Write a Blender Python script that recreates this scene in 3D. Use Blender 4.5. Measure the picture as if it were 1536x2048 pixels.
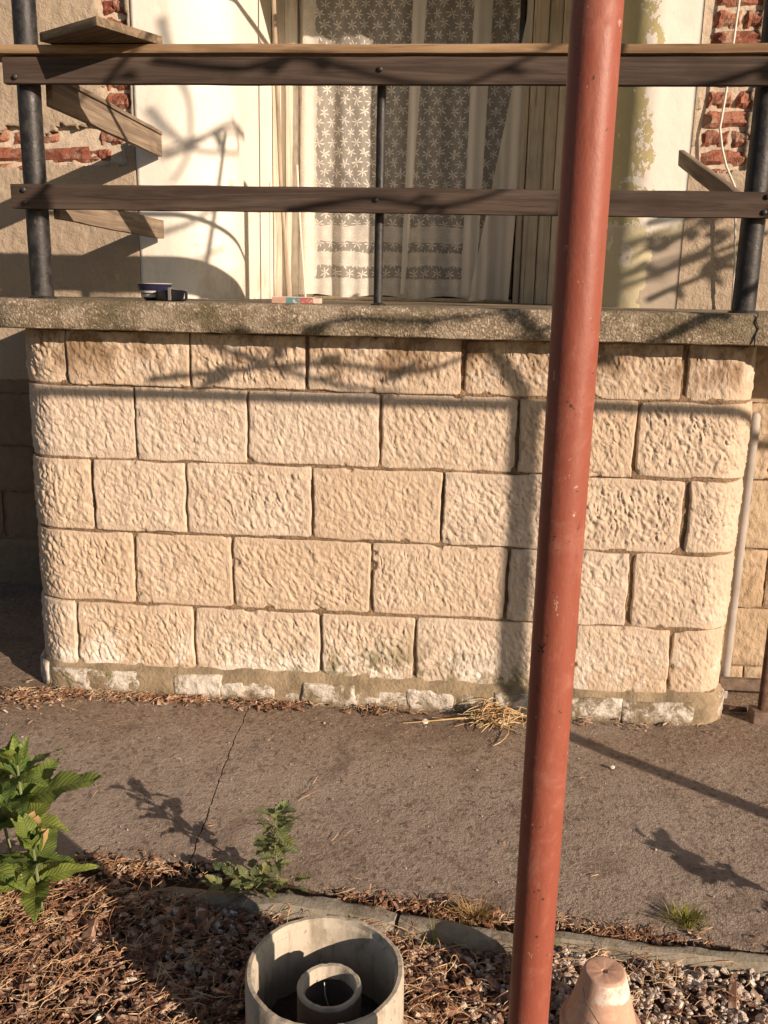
import bpy, bmesh, math, random
import numpy as np
from mathutils import Vector, Matrix

for o in list(bpy.data.objects):
    bpy.data.objects.remove(o, do_unlink=True)
S = bpy.context.scene
COL = S.collection
random.seed(7)
RNG = np.random.default_rng(11)

# ------------------------------------------------------------------ camera
yaw, pitch, roll = math.radians(4.5), math.radians(13.6), math.radians(1.16)
fw = Vector((-math.sin(yaw)*math.cos(pitch), math.cos(yaw)*math.cos(pitch), -math.sin(pitch)))
rt = Vector((math.cos(yaw), math.sin(yaw), 0))
up = rt.cross(fw)
r2 = math.cos(roll)*rt + math.sin(roll)*up
u2 = -math.sin(roll)*rt + math.cos(roll)*up
cam = bpy.data.cameras.new('camera')
cam_o = bpy.data.objects.new('camera', cam)
COL.objects.link(cam_o)
cam_o.matrix_world = Matrix(((r2.x, u2.x, -fw.x, 0), (r2.y, u2.y, -fw.y, -3.0), (r2.z, u2.z, -fw.z, 1.45), (0, 0, 0, 1)))
cam.sensor_fit = 'VERTICAL'
cam.sensor_height = 36.0
cam.sensor_width = 27.0
cam.lens = 1800/2048*36
cam.clip_start = 0.02
cam.clip_end = 600
S.camera = cam_o

# ------------------------------------------------------------------ light
TO_SUN = Vector((1.27, -1.0, 0.52)).normalized()
ELEV = math.asin(TO_SUN.z)
w = bpy.data.worlds.new('World')
S.world = w
w.use_nodes = True
nt = w.node_tree
bg = nt.nodes['Background']
sky = nt.nodes.new('ShaderNodeTexSky')
sky.sky_type = 'NISHITA'
sky.sun_disc = False
sky.sun_elevation = ELEV
sky.sun_rotation = math.atan2(TO_SUN.x, TO_SUN.y)
nt.links.new(sky.outputs[0], bg.inputs[0])
bg.inputs[1].default_value = 0.05
sun = bpy.data.lights.new('sun', 'SUN')
sun.energy = 5.0
sun.angle = math.radians(0.42)
sun.color = (1.0, 0.785, 0.61)
sun_o = bpy.data.objects.new('sun', sun)
COL.objects.link(sun_o)
sun_o.rotation_euler = TO_SUN.to_track_quat('Z', 'Y').to_euler()
S.view_settings.view_transform = 'Standard'
S.view_settings.look = 'None'
S.view_settings.gamma = 1
S.view_settings.exposure = 0.55
S.view_settings.use_curve_mapping = False


# ------------------------------------------------------------------ noise
def _h(ix, iy, iz, seed):
    n = (ix.astype(np.int64)*374761393 + iy.astype(np.int64)*668265263 + iz.astype(np.int64)*2147483647 + seed*974634533) & 0xffffffff
    n = ((n ^ (n >> 13))*1274126177) & 0xffffffff
    n = n ^ (n >> 16)
    return (n & 0xffff)/65535.0


def vnoise(x, y, z=0.0, seed=0):
    x, y, z = np.broadcast_arrays(np.asarray(x, float), np.asarray(y, float), np.asarray(z, float))
    ix, iy, iz = np.floor(x), np.floor(y), np.floor(z)
    fx, fy, fz = x-ix, y-iy, z-iz
    fx, fy, fz = (t*t*(3-2*t) for t in (fx, fy, fz))
    r = 0
    for dx in (0, 1):
        for dy in (0, 1):
            for dz in (0, 1):
                wgt = (fx if dx else 1-fx)*(fy if dy else 1-fy)*(fz if dz else 1-fz)
                r = r + wgt*_h(ix+dx, iy+dy, iz+dz, seed)
    return r*2-1


def fbm(x, y, z=0.0, seed=0, o=3):
    r, a, f = 0, 1.0, 1.0
    for k in range(o):
        r = r + a*vnoise(x*f, y*f, np.asarray(z)*f, seed+k*7)
        a *= .5
        f *= 2.03
    return r/1.75


# ------------------------------------------------------------------ object helpers
def link(name, me, mat=None, parent=None, loc=None):
    o = bpy.data.objects.new(name, me)
    COL.objects.link(o)
    if mat is not None and me is not None and not me.materials:
        me.materials.append(mat)
    if parent is not None:
        o.parent = parent
    if loc is not None:
        o.location = loc
    return o


def tag(o, label=None, cat=None, group=None, kind=None):
    if label: o['label'] = label
    if cat: o['category'] = cat
    if group: o['group'] = group
    if kind: o['kind'] = kind
    return o


def thing(name, label, cat, loc=(0, 0, 0), group=None):
    o = bpy.data.objects.new(name, None)
    COL.objects.link(o)
    o.location = loc
    o.empty_display_size = .05
    return tag(o, label, cat, group)


def mesh_np(name, V, F, smooth=True):
    me = bpy.data.meshes.new(name)
    V = np.asarray(V, np.float32)
    if isinstance(F, np.ndarray):
        n, k = F.shape
        me.vertices.add(len(V))
        me.vertices.foreach_set('co', V.ravel())
        me.loops.add(n*k)
        me.loops.foreach_set('vertex_index', F.astype(np.int32).ravel())
        me.polygons.add(n)
        me.polygons.foreach_set('loop_start', np.arange(0, n*k, k, dtype=np.int32))
        me.update(calc_edges=True)
        me.validate()
    else:
        me.from_pydata([tuple(map(float, v)) for v in V], [], F)
        me.update()
    me.polygons.foreach_set('use_smooth', np.full(len(me.polygons), smooth))
    return me


def grid_faces(nu, nv):
    i = np.arange(nu-1)[:, None]
    j = np.arange(nv-1)[None, :]
    a = (i*nv+j).ravel()
    return np.stack([a, a+nv, a+nv+1, a+1], 1)


def sharp(me, deg=40):
    try:
        me.set_sharp_from_angle(angle=math.radians(deg))
    except Exception:
        pass
    return me


def bm_mesh(name, bm, smooth=False, deg=None):
    bmesh.ops.recalc_face_normals(bm, faces=bm.faces)
    me = bpy.data.meshes.new(name)
    bm.to_mesh(me)
    bm.free()
    me.polygons.foreach_set('use_smooth', np.full(len(me.polygons), smooth))
    if smooth and deg: sharp(me, deg)
    return me


def box_bm(lo, hi, bev=0.004, seg=2, cuts=0, rough=0.0, seed=0):
    bm = bmesh.new()
    bmesh.ops.create_cube(bm, size=1)
    lo, hi = Vector(lo), Vector(hi)
    for v in bm.verts:
        v.co = Vector([lo[i]+(v.co[i]+.5)*(hi[i]-lo[i]) for i in range(3)])
    if bev:
        bmesh.ops.bevel(bm, geom=list(bm.edges), offset=bev, segments=seg, affect='EDGES', profile=.6)
    if cuts:
        d = hi-lo
        ax = max(range(3), key=lambda i: d[i])
        for k in range(1, cuts):
            co = lo.copy()
            co[ax] = lo[ax]+d[ax]*k/cuts
            no = Vector((0, 0, 0)); no[ax] = 1
            bmesh.ops.bisect_plane(bm, geom=list(bm.verts)+list(bm.edges)+list(bm.faces), plane_co=co, plane_no=no)
    if rough:
        P = np.array([v.co for v in bm.verts])
        for k in range(3):
            n = fbm(P[:, 0]*6+k*13, P[:, 1]*6+5, P[:, 2]*6, seed+k, 2)*rough
            for v, q in zip(bm.verts, n): v.co[k] += q
    return bm


def tube(pts, rad, n=10, caps=True):
    """sweep along points; rad scalar or list"""
    P = [Vector(p) for p in pts]
    R = rad if hasattr(rad, '__len__') else [rad]*len(P)
    V, F = [], []
    ref = None
    for i, p in enumerate(P):
        t = (P[min(i+1, len(P)-1)]-P[max(i-1, 0)]).normalized()
        if ref is None:
            ref = t.orthogonal().normalized()
        ref = (ref-t*ref.dot(t)).normalized()
        b = t.cross(ref)
        for k in range(n):
            a = 2*math.pi*k/n
            V.append(p+(ref*math.cos(a)+b*math.sin(a))*R[i])
    for i in range(len(P)-1):
        for k in range(n):
            F.append((i*n+k, i*n+(k+1) % n, (i+1)*n+(k+1) % n, (i+1)*n+k))
    if caps:
        F.append(tuple(range(n))[::-1])
        F.append(tuple((len(P)-1)*n+k for k in range(n)))
    return V, F


def tube_mesh(name, pts, rad, n=10):
    V, F = tube(pts, rad, n)
    me = mesh_np(name, V, F)
    return sharp(me, 50)


def lathe(name, prof, n=48, wob=0.0, seed=0):
    """closed profile list of (r,z)"""
    V, F = [], []
    m = len(prof)
    for k in range(n):
        a = 2*math.pi*k/n
        for j, (r, z) in enumerate(prof):
            q = 1+wob*float(vnoise(math.cos(a)*2, math.sin(a)*2, z*12, seed))
            V.append((r*q*math.cos(a), r*q*math.sin(a), z+wob*.15*float(vnoise(math.cos(a)*3+9, math.sin(a)*3, r*9, seed))))
    for k in range(n):
        k2 = (k+1) % n
        for j in range(m-1):
            if prof[j][0] < 1e-6 and prof[j+1][0] < 1e-6: continue
            F.append((k*m+j, k2*m+j, k2*m+j+1, k*m+j+1))
    me = mesh_np(name, V, F)
    return sharp(me, 45)


# ------------------------------------------------------------------ materials
class NT:
    def __init__(s, name):
        s.m = bpy.data.materials.new(name)
        s.m.use_nodes = True
        s.t = s.m.node_tree
        s.b = s.t.nodes['Principled BSDF']
        s.out = s.t.nodes['Material Output']
        s.b.inputs['Roughness'].default_value = .85
        s.b.inputs['Specular IOR Level'].default_value = .3

    def n(s, typ, **kw):
        d = s.t.nodes.new(typ)
        for k, v in kw.items(): setattr(d, k, v)
        return d

    def l(s, a, b): s.t.links.new(a, b)

    def pos(s):
        return s.n('ShaderNodeNewGeometry').outputs['Position']

    def objc(s):
        return s.n('ShaderNodeTexCoord').outputs['Object']

    def mapping(s, vec, scale=(1, 1, 1), loc=(0, 0, 0), rot=(0, 0, 0)):
        d = s.n('ShaderNodeMapping')
        d.inputs['Scale'].default_value = scale
        d.inputs['Location'].default_value = loc
        d.inputs['Rotation'].default_value = rot
        s.l(vec, d.inputs['Vector'])
        return d.outputs[0]

    def noise(s, vec, scale, detail=4, rough=.6, dist=0.0, color=False):
        d = s.n('ShaderNodeTexNoise')
        s.l(vec, d.inputs['Vector'])
        d.inputs['Scale'].default_value = scale
        d.inputs['Detail'].default_value = detail
        d.inputs['Roughness'].default_value = rough
        d.inputs['Distortion'].default_value = dist
        return d.outputs['Color' if color else 'Fac']

    def vor(s, vec, scale, feat='F1', out='Distance', rnd=1.0):
        d = s.n('ShaderNodeTexVoronoi', feature=feat)
        s.l(vec, d.inputs['Vector'])
        d.inputs['Scale'].default_value = scale
        d.inputs['Randomness'].default_value = rnd
        return d.outputs[out]

    def ramp(s, fac, stops):
        d = s.n('ShaderNodeValToRGB')
        e = d.color_ramp.elements
        while len(e) < len(stops): e.new(.5)
        for k, (p, c) in enumerate(stops):
            e[k].position = p
            if not hasattr(c, '__len__'): c = (c, c, c)
            e[k].color = (*c[:3], 1)
        s.l(fac, d.inputs[0])
        return d.outputs[0]

    def math(s, op, a, b=None, c=None, clamp=False):
        d = s.n('ShaderNodeMath', operation=op, use_clamp=clamp)
        for k, v in enumerate((a, b, c)):
            if v is None: continue
            if isinstance(v, (int, float)): d.inputs[k].default_value = v
            else: s.l(v, d.inputs[k])
        return d.outputs[0]

    def mix(s, fac, a, b, blend='MIX'):
        d = s.n('ShaderNodeMix', data_type='RGBA', blend_type=blend)
        for sock, v in ((d.inputs[0], fac), (d.inputs[6], a), (d.inputs[7], b)):
            if isinstance(v, (int, float)): sock.default_value = v
            elif isinstance(v, (tuple, list)): sock.default_value = (*v[:3], 1)
            else: s.l(v, sock)
        return d.outputs[2]

    def sep(s, vec):
        d = s.n('ShaderNodeSeparateXYZ')
        s.l(vec, d.inputs[0])
        return d.outputs

    def smooth(s, v, a, b):
        d = s.n('ShaderNodeMapRange', interpolation_type='SMOOTHSTEP')
        s.l(v, d.inputs[0])
        d.inputs[1].default_value = a
        d.inputs[2].default_value = b
        return d.outputs[0]

    def bump(s, h, strength=.5, dist=.01, prev=None):
        d = s.n('ShaderNodeBump')
        d.inputs['Strength'].default_value = strength
        d.inputs['Distance'].default_value = dist
        s.l(h, d.inputs['Height'])
        if prev is not None: s.l(prev, d.inputs['Normal'])
        s.l(d.outputs[0], s.b.inputs['Normal'])
        return d.outputs[0]

    def col(s, c):
        if isinstance(c, (tuple, list)): s.b.inputs['Base Color'].default_value = (*c, 1)
        else: s.l(c, s.b.inputs['Base Color'])
        return s

    def rough(s, v):
        if isinstance(v, (int, float)): s.b.inputs['Roughness'].default_value = v
        else: s.l(v, s.b.inputs['Roughness'])
        return s

    def rnd(s):
        return s.n('ShaderNodeObjectInfo').outputs['Random']


def simple(name, c, rough=.7, var=.25, scale=12, bump=.0, bdist=.004, bscale=60, spec=.3, obj=False):
    m = NT(name)
    p = m.objc() if obj else m.pos()
    f = m.noise(p, scale, 5, .65)
    lo = tuple(max(0, v*(1-var)) for v in c)
    hi = tuple(v*(1+var) for v in c)
    m.col(m.ramp(f, [(.3, lo), (.7, hi)]))
    m.rough(rough)
    m.b.inputs['Specular IOR Level'].default_value = spec
    if bump: m.bump(m.noise(p, bscale, 4, .6), bump, bdist)
    return m.m


def stone_mat(name, base, dark, stain=True):
    m = NT(name)
    p = m.pos()
    big = m.noise(p, 2.2, 4, .6)
    mid = m.noise(p, 11, 5, .65)
    c = m.mix(m.smooth(mid, .3, .75), tuple(v*.86 for v in base), tuple(v*1.08 for v in base))
    c = m.mix(m.math('MULTIPLY', m.smooth(big, .45, .75), .45), c, dark)
    r = m.rnd()
    c = m.mix(m.math('MULTIPLY', r, .48), c, (base[0]*.86, base[1]*.76, base[2]*.62))
    c = m.mix(m.math('MULTIPLY', m.smooth(m.noise(m.mapping(p, loc=(6, 1, 9)), 3.4, 5, .7, .5), .52, .70), .45), c, (base[0]*1.12, base[1]*1.16, base[2]*1.22))
    c = m.mix(m.math('MULTIPLY', m.smooth(m.noise(m.mapping(p, (1, 1, .5), (1, 5, 9)), 8.5, 5, .75, .5), .58, .72), .42), c, (base[0]*.55, base[1]*.47, base[2]*.38))
    z = m.sep(p)[2]
    if stain:
        # salt bloom and moss where the wall stays damp, soot under the coping
        low = m.math('SUBTRACT', 1.0, m.smooth(m.math('ADD', z, m.math('MULTIPLY', m.noise(p, 4, 4), .3)), .24, .48))
        sx = m.sep(p)[0]
        mossy = m.math('MULTIPLY', low, m.smooth(m.noise(p, 6.5, 5, .7, .6), .44, .58))
        salt = m.math('MULTIPLY', low, m.smooth(m.noise(m.mapping(p, loc=(3, 1, 2)), 5.0, 5, .7), .47, .56))
        c = m.mix(m.math('MULTIPLY', salt, .75), c, (.70, .66, .59))
        midx = m.math('SUBTRACT', 1.0, m.smooth(m.math('ABSOLUTE', m.math('ADD', sx, .15)), .35, .75))
        c = m.mix(m.math('MULTIPLY', m.math('MULTIPLY', mossy, midx), .85), c, (.14, .13, .055))
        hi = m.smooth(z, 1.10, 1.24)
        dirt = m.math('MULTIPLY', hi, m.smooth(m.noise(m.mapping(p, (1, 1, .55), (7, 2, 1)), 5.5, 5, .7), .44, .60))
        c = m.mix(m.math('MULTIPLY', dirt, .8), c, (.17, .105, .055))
        pale = m.math('MULTIPLY', hi, m.smooth(m.noise(m.mapping(p, loc=(1, 8, 4)), 7, 4, .6), .52, .64))
        c = m.mix(m.math('MULTIPLY', pale, .5), c, (.60, .54, .46))
    c = m.mix(m.math('MULTIPLY', m.smooth(m.noise(p, 90, 3, .6), .55, .75), .22), c, (.20, .14, .085))
    m.col(c)
    m.rough(.92)
    b1 = m.bump(m.noise(m.mapping(p, (1.5, 1.5, .85), rot=(0, .35, 0)), 55, 3, .5, .6), .55, .010)
    m.bump(m.noise(p, 190, 3, .6), .35, .003, b1)
    return m.m


M = {}
M['stone'] = stone_mat('porch_stone', (.55, .455, .36), (.42, .31, .21))
M['stone_house'] = stone_mat('house_stone', (.46, .36, .25), (.27, .19, .12), False)
M['stone_shaded'] = stone_mat('shaded_basement_stone', (.20, .155, .11), (.12, .09, .065), False)  # darker copy of the house stone; basement shade put into the colour
M['mortar'] = simple('mortar', (.22, .15, .092), .97, .45, 35, 1.0, .010, 110)
M['mortar_pale'] = simple('pale_mortar', (.48, .40, .31), .95, .25, 25, .7, .006, 90)


def plinth_mat():
    m = NT('painted_plinth')
    p = m.pos()
    f = m.noise(p, 11, 7, .8, .6)
    r = m.rnd()
    k = m.smooth(m.math('ADD', f, m.math('MULTIPLY', m.math('SUBTRACT', r, .5), .12)), .41, .55)
    zz_ = m.sep(p)[2]
    k = m.math('MULTIPLY', k, m.smooth(m.math('ADD', zz_, m.math('MULTIPLY', m.noise(p, 20, 4), .05)), .022, .055))
    c = m.mix(m.noise(p, 30, 4), (.16, .125, .075), (.25, .20, .13))
    c = m.mix(m.smooth(m.noise(m.mapping(p, loc=(4, 4, 1)), 5, 4), .5, .66), c, (.17, .145, .06))
    wh = m.mix(m.noise(p, 45, 4, .7), (.42, .38, .32), (.74, .69, .62))
    m.col(m.mix(k, c, wh))
    m.rough(.9)
    b = m.bump(k, .4, .003)
    m.bump(m.noise(p, 70, 5, .65, .5), .8, .01, b)
    return m.m


M['plinth'] = plinth_mat()


def slab_mat():
    m = NT('aggregate_concrete')
    p = m.pos()
    pd = m.n('ShaderNodeVectorMath', operation='ADD')
    m.l(p, pd.inputs[0])
    nz = m.n('ShaderNodeVectorMath', operation='SCALE')
    m.l(m.noise(p, 60, 2, .5, color=True), nz.inputs[0])
    nz.inputs[3].default_value = .02
    m.l(nz.outputs[0], pd.inputs[1])
    v = m.vor(pd.outputs[0], 120, out='Color')
    vd = m.vor(pd.outputs[0], 120)
    g = m.sep(v)[0]
    c = m.ramp(g, [(0, (.17, .13, .09)), (.45, (.27, .22, .16)), (.8, (.36, .30, .22)), (1, (.50, .43, .33))])
    c = m.mix(m.math('MULTIPLY', m.smooth(vd, .3, .7), .6), c, (.11, .085, .055))
    st = m.smooth(m.noise(m.mapping(p, (1, 1, 2)), 3.6, 6, .72, .5), .44, .62)
    c = m.mix(m.math('MULTIPLY', st, .72), c, (.085, .072, .038))
    st2 = m.smooth(m.noise(m.mapping(p, loc=(5, 3, 2)), 6, 4, .6), .5, .7)
    c = m.mix(m.math('MULTIPLY', st2, .5), c, (.40, .34, .26))
    m.col(c)
    m.rough(.93)
    b = m.bump(m.math('SUBTRACT', 1.0, vd), .55, .005)
    m.bump(m.noise(p, 40, 4, .6), .4, .006, b)
    return m.m


M['slab'] = slab_mat()


def stucco_mat():
    m = NT('beige_stucco')
    p = m.pos()
    c = m.mix(m.noise(p, 3, 5, .6), (.27, .215, .155), (.44, .36, .27))
    c = m.mix(m.math('MULTIPLY', m.smooth(m.noise(p, 14, 5, .7), .55, .72), .5), c, (.27, .21, .15))
    m.col(c)
    m.rough(.95)
    b = m.bump(m.noise(p, 38, 5, .65, .3), .75, .014)
    m.bump(m.noise(p, 120, 3, .6), .4, .004, b)
    return m.m


M['stucco'] = stucco_mat()


def paint_wall_mat(right):
    m = NT('flaking_white_paint' + ('_right' if right else ''))
    p = m.pos()
    x, y, z = m.sep(p)
    wh = m.mix(m.noise(p, 5, 5, .6), (.66, .615, .53), (.80, .76, .69))
    wh = m.mix(m.math('MULTIPLY', m.smooth(m.noise(m.mapping(p, (1, 1, .35)), 7, 5, .7), .54, .75), .35), wh, (.47, .40, .29))
    ye = m.mix(m.noise(p, 9, 5, .6), (.40, .34, .165), (.55, .48, .27))
    gr = m.mix(m.noise(p, 13, 5, .6), (.28, .235, .18), (.43, .37, .30))
    n = m.noise(m.mapping(p, (1, 1, .8)), 6.5, 6, .72, .3)
    if right:
        # old yellow coat shows near the arris, bare render low down
        e = m.math('ADD', m.math('MULTIPLY', m.math('SUBTRACT', n, .5), .55), x)
        ky = m.math('SUBTRACT', 1.0, m.smooth(e, .755, .760))
        hi = m.smooth(m.math('ADD', z, m.math('MULTIPLY', n, .3)), 1.9, 1.92)
        lowy = m.math('SUBTRACT', 1.0, m.smooth(m.math('ADD', z, m.math('MULTIPLY', n, .25)), 1.86, 1.90))
        ky = m.math('MAXIMUM', m.math('MULTIPLY', ky, hi), m.math('MULTIPLY', lowy, .75))
        inner = m.smooth(m.noise(m.mapping(p, loc=(2, 7, 5)), 8, 5, .7), .60, .62)
        c = m.mix(ky, wh, ye)
        c = m.mix(m.math('MULTIPLY', inner, .7), c, wh)
        g = m.math('MULTIPLY', m.smooth(m.math('ADD', x, m.math('MULTIPLY', n, .2)), .885, .895),
                   m.math('SUBTRACT', 1.0, m.smooth(m.math('ADD', z, m.math('MULTIPLY', n, .2)), 1.80, 1.81)))
        c = m.mix(g, c, gr)
        h = m.math('SUBTRACT', m.math('SUBTRACT', 1.0, ky), g)
    else:
        k = m.smooth(m.noise(m.mapping(p, (1, 1, .7), (1.35, 0, .4)), 5.2, 6, .75), .655, .665)
        c = m.mix(k, wh, ye)
        lowk = m.math('MULTIPLY', m.math('SUBTRACT', 1.0, m.smooth(z, 1.42, 1.75)), m.smooth(n, .42, .7))
        c = m.mix(m.math('MULTIPLY', lowk, .6), c, (.42, .31, .19))
        h = m.math('SUBTRACT', 1.0, k)
    m.col(c)
    m.rough(.8)
    b = m.bump(h, .5, .003)
    m.bump(m.noise(p, 25, 5, .6), .35, .006, b)
    return m.m


M['paint_l'] = paint_wall_mat(False)
M['paint_r'] = paint_wall_mat(True)


def brick_mat():
    m = NT('red_brick')
    p = m.pos()
    r = m.rnd()
    c = m.mix(r, (.22, .078, .05), (.36, .155, .10))
    c = m.mix(m.smooth(m.noise(p, 30, 5, .7), .45, .7), c, (.20, .055, .03))
    c = m.mix(m.math('MULTIPLY', m.smooth(m.noise(m.mapping(p, loc=(4, 2, 3)), 13, 5, .75), .48, .66), .75), c, (.44, .32, .23))
    m.col(c)
    m.rough(.95)
    m.bump(m.noise(p, 60, 5, .7), .9, .012)
    return m.m


M['brick'] = brick_mat()


def wood_mat(name, lo, hi, axis='X', crack=.55, rough=.85):
    m = NT(name)
    p = m.objc()
    sc = {'X': (1.1, 22, 22), 'Y': (22, 1.1, 22), 'Z': (22, 22, 1.1)}[axis]
    sc2 = {'X': (3, 90, 90), 'Y': (90, 3, 90), 'Z': (90, 90, 3)}[axis]
    q = m.mapping(p, sc)
    q2 = m.mapping(p, sc2)
    off = m.n('ShaderNodeVectorMath', operation='ADD')
    m.l(q, off.inputs[0])
    sc_ = m.n('ShaderNodeVectorMath', operation='SCALE')
    oi = m.n('ShaderNodeObjectInfo')
    cb = m.n('ShaderNodeCombineXYZ')
    for k in range(3): m.l(oi.outputs['Random'], cb.inputs[k])
    m.l(cb.outputs[0], sc_.inputs[0])
    sc_.inputs[3].default_value = 37
    m.l(sc_.outputs[0], off.inputs[1])
    f = m.noise(off.outputs[0], 1.4, 6, .65, 1.2)
    g = m.noise(q2, 1.0, 4, .6, .5)
    c = m.mix(m.smooth(f, .3, .72), lo, hi)
    cr = m.smooth(g, .56, .70)
    c = m.mix(m.math('MULTIPLY', cr, crack), c, tuple(v*.35 for v in lo))
    st = m.smooth(m.noise(p, 3.2, 4, .6), .48, .7)
    c = m.mix(m.math('MULTIPLY', st, .45), c, tuple(v*.6 for v in lo))
    m.col(c)
    m.rough(rough)
    b = m.bump(m.math('SUBTRACT', 1.0, g), .55, .004)
    m.bump(f, .35, .004, b)
    return m.m


M['rail_wood'] = wood_mat('dark_weathered_wood', (.036, .024, .018), (.092, .067, .052))
M['cap_wood'] = wood_mat('weathered_cap_wood', (.16, .095, .05), (.33, .225, .13))
M['side_wood'] = wood_mat('weathered_side_board', (.15, .11, .08), (.33, .26, .185), 'Y')
M['loose_wood'] = wood_mat('old_grey_plank', (.10, .075, .05), (.24, .18, .115), 'X')
M['frame_wood'] = wood_mat('peeling_cream_frame', (.64, .54, .40), (.82, .73, .58), 'Z', .75)
M['frame_wood_l'] = wood_mat('peeling_white_frame', (.50, .44, .35), (.70, .65, .56), 'Z', .55)
M['stick_wood'] = wood_mat('bare_stick', (.25, .19, .13), (.45, .37, .27), 'Z', .3)


def post_mat():
    m = NT('black_pipe_paint')
    p = m.pos()
    f = m.noise(p, 25, 5, .7)
    c = m.mix(m.smooth(f, .4, .7), (.010, .0095, .0105), (.036, .033, .031))
    k = m.smooth(m.noise(m.mapping(p, (1, 1, .4), (3, 2, 1)), 32, 5, .75), .66, .72)
    c = m.mix(m.math('MULTIPLY', k, .6), c, (.20, .15, .11))
    m.col(c)
    m.rough(m.ramp(f, [(.3, .42), (.7, .7)]))
    m.b.inputs['Specular IOR Level'].default_value = .5
    m.bump(m.noise(p, 55, 4, .6), .5, .004)
    return m.m


M['post'] = post_mat()


def red_mat():
    m = NT('red_oxide_paint')
    p = m.pos()
    c = m.mix(m.noise(p, 4, 5, .6), (.215, .055, .034), (.285, .085, .054))
    c = m.mix(m.math('MULTIPLY', m.smooth(m.noise(m.mapping(p, (1, 1, .25)), 60, 5, .7), .52, .75), .35), c, (.40, .16, .11))
    drip = m.smooth(m.noise(m.mapping(p, (1, 1, .06), (5, 5, 1)), 55, 5, .7), .54, .70)
    c = m.mix(m.math('MULTIPLY', drip, .45), c, (.15, .045, .03))
    dust = m.smooth(m.noise(m.mapping(p, loc=(5, 2, 6)), 9, 6, .75, .4), .50, .70)
    c = m.mix(m.math('MULTIPLY', dust, .35), c, (.40, .19, .135))
    chip = m.smooth(m.noise(m.mapping(p, (1, 1, .6), (3, 1, 8)), 70, 5, .78), .645, .675)
    c = m.mix(m.math('MULTIPLY', chip, .8), c, (.55, .35, .28))
    spot = m.smooth(m.noise(m.mapping(p, loc=(9, 4, 2)), 60, 4, .72), .655, .69)
    c = m.mix(spot, c, (.07, .03, .02))
    m.col(c)
    m.rough(m.ramp(dust, [(0, .5), (1, .8)]))
    m.b.inputs['Specular IOR Level'].default_value = .4
    m.bump(m.noise(m.mapping(p, (1, 1, .5)), 110, 5, .65), .35, .002)
    return m.m


M['red'] = red_mat()


def path_mat():
    m = NT('rough_path_concrete')
    p = m.pos()
    x, y, z = m.sep(p)
    c = m.mix(m.noise(p, 2.3, 5, .62), (.225, .177, .142), (.375, .308, .25))
    brown = m.math('MULTIPLY', m.smooth(m.math('ADD', y, m.math('MULTIPLY', m.noise(p, 2, 4), .5)), -.25, .12), .6)
    c = m.mix(brown, c, (.20, .135, .082))
    sp = m.vor(p, 85, out='Color')
    c = m.mix(m.math('MULTIPLY', m.smooth(m.sep(sp)[0], .62, .95), .45), c, (.37, .31, .255))
    c = m.mix(m.math('MULTIPLY', m.smooth(m.sep(sp)[1], .70, .95), .55), c, (.085, .062, .048))
    st = m.smooth(m.noise(m.mapping(p, loc=(2, 9, 1)), 3.2, 6, .72, .6), .50, .66)
    c = m.mix(m.math('MULTIPLY', st, .55), c, (.14, .102, .076))
    wr = m.smooth(m.noise(m.mapping(p, loc=(7, 3, 1)), 1.9, 5, .7, .5), .52, .68)
    c = m.mix(m.math('MULTIPLY', wr, .45), c, (.37, .315, .265))
    m.col(c)
    m.rough(.93)
    b = m.bump(m.noise(p, 60, 4, .65, .7), .6, .011)
    m.bump(m.noise(p, 150, 3, .65, .5), .7, .006, b)
    return m.m


M['path'] = path_mat()
M['soil'] = simple('garden_soil', (.085, .05, .032), .97, .45, 30, .9, .012, 70)
M['ground'] = simple('dry_ground', (.16, .12, .07), .97, .4, 3, .6, .02, 30)
def edging_mat():
    m = NT('edging_concrete')
    p = m.pos()
    c = m.mix(m.noise(p, 12, 5, .65), (.20, .18, .14), (.36, .325, .265))
    c = m.mix(m.math('MULTIPLY', m.smooth(m.noise(m.mapping(p, loc=(1, 2, 3)), 9, 6, .75, .5), .46, .64), .75), c, (.13, .10, .07))
    c = m.mix(m.math('MULTIPLY', m.smooth(m.noise(m.mapping(p, loc=(5, 2, 3)), 16, 5, .7), .52, .68), .5), c, (.17, .17, .10))
    m.col(c)
    m.rough(.95)
    b = m.bump(m.noise(p, 45, 5, .65), .6, .006)
    m.bump(m.noise(p, 140, 3, .6), .4, .003, b)
    return m.m


M['edging'] = edging_mat()


def varied(name, cols, rough=.9, scale=35, bump=.3, trans=0.0):
    """colour differs from piece to piece (noise far coarser than one piece is cut by a voronoi cell)"""
    m = NT(name)
    p = m.pos()
    v = m.vor(p, scale, out='Color')
    g = m.sep(v)[0]
    k = len(cols)-1
    c = m.ramp(g, [(i/k, cc) for i, cc in enumerate(cols)])
    m.col(c)
    m.rough(rough)
    if bump: m.bump(m.noise(p, 260, 3, .6), bump, .002)
    return m.m


M['gravel'] = varied('pale_gravel', [(.24, .18, .14), (.43, .35, .28), (.54, .46, .38), (.68, .61, .53)], .9, 60)
M['straw'] = varied('dry_straw', [(.17, .08, .04), (.32, .17, .09), (.46, .29, .16), (.58, .43, .27)], .8, 25, 0)
M['chips'] = varied('bark_chips', [(.075, .04, .026), (.17, .085, .052), (.29, .17, .11), (.52, .40, .30)], .92, 70)
M['moss'] = varied('dry_moss', [(.13, .075, .03), (.25, .16, .07), (.34, .24, .12)], .95, 40, 0)


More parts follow.
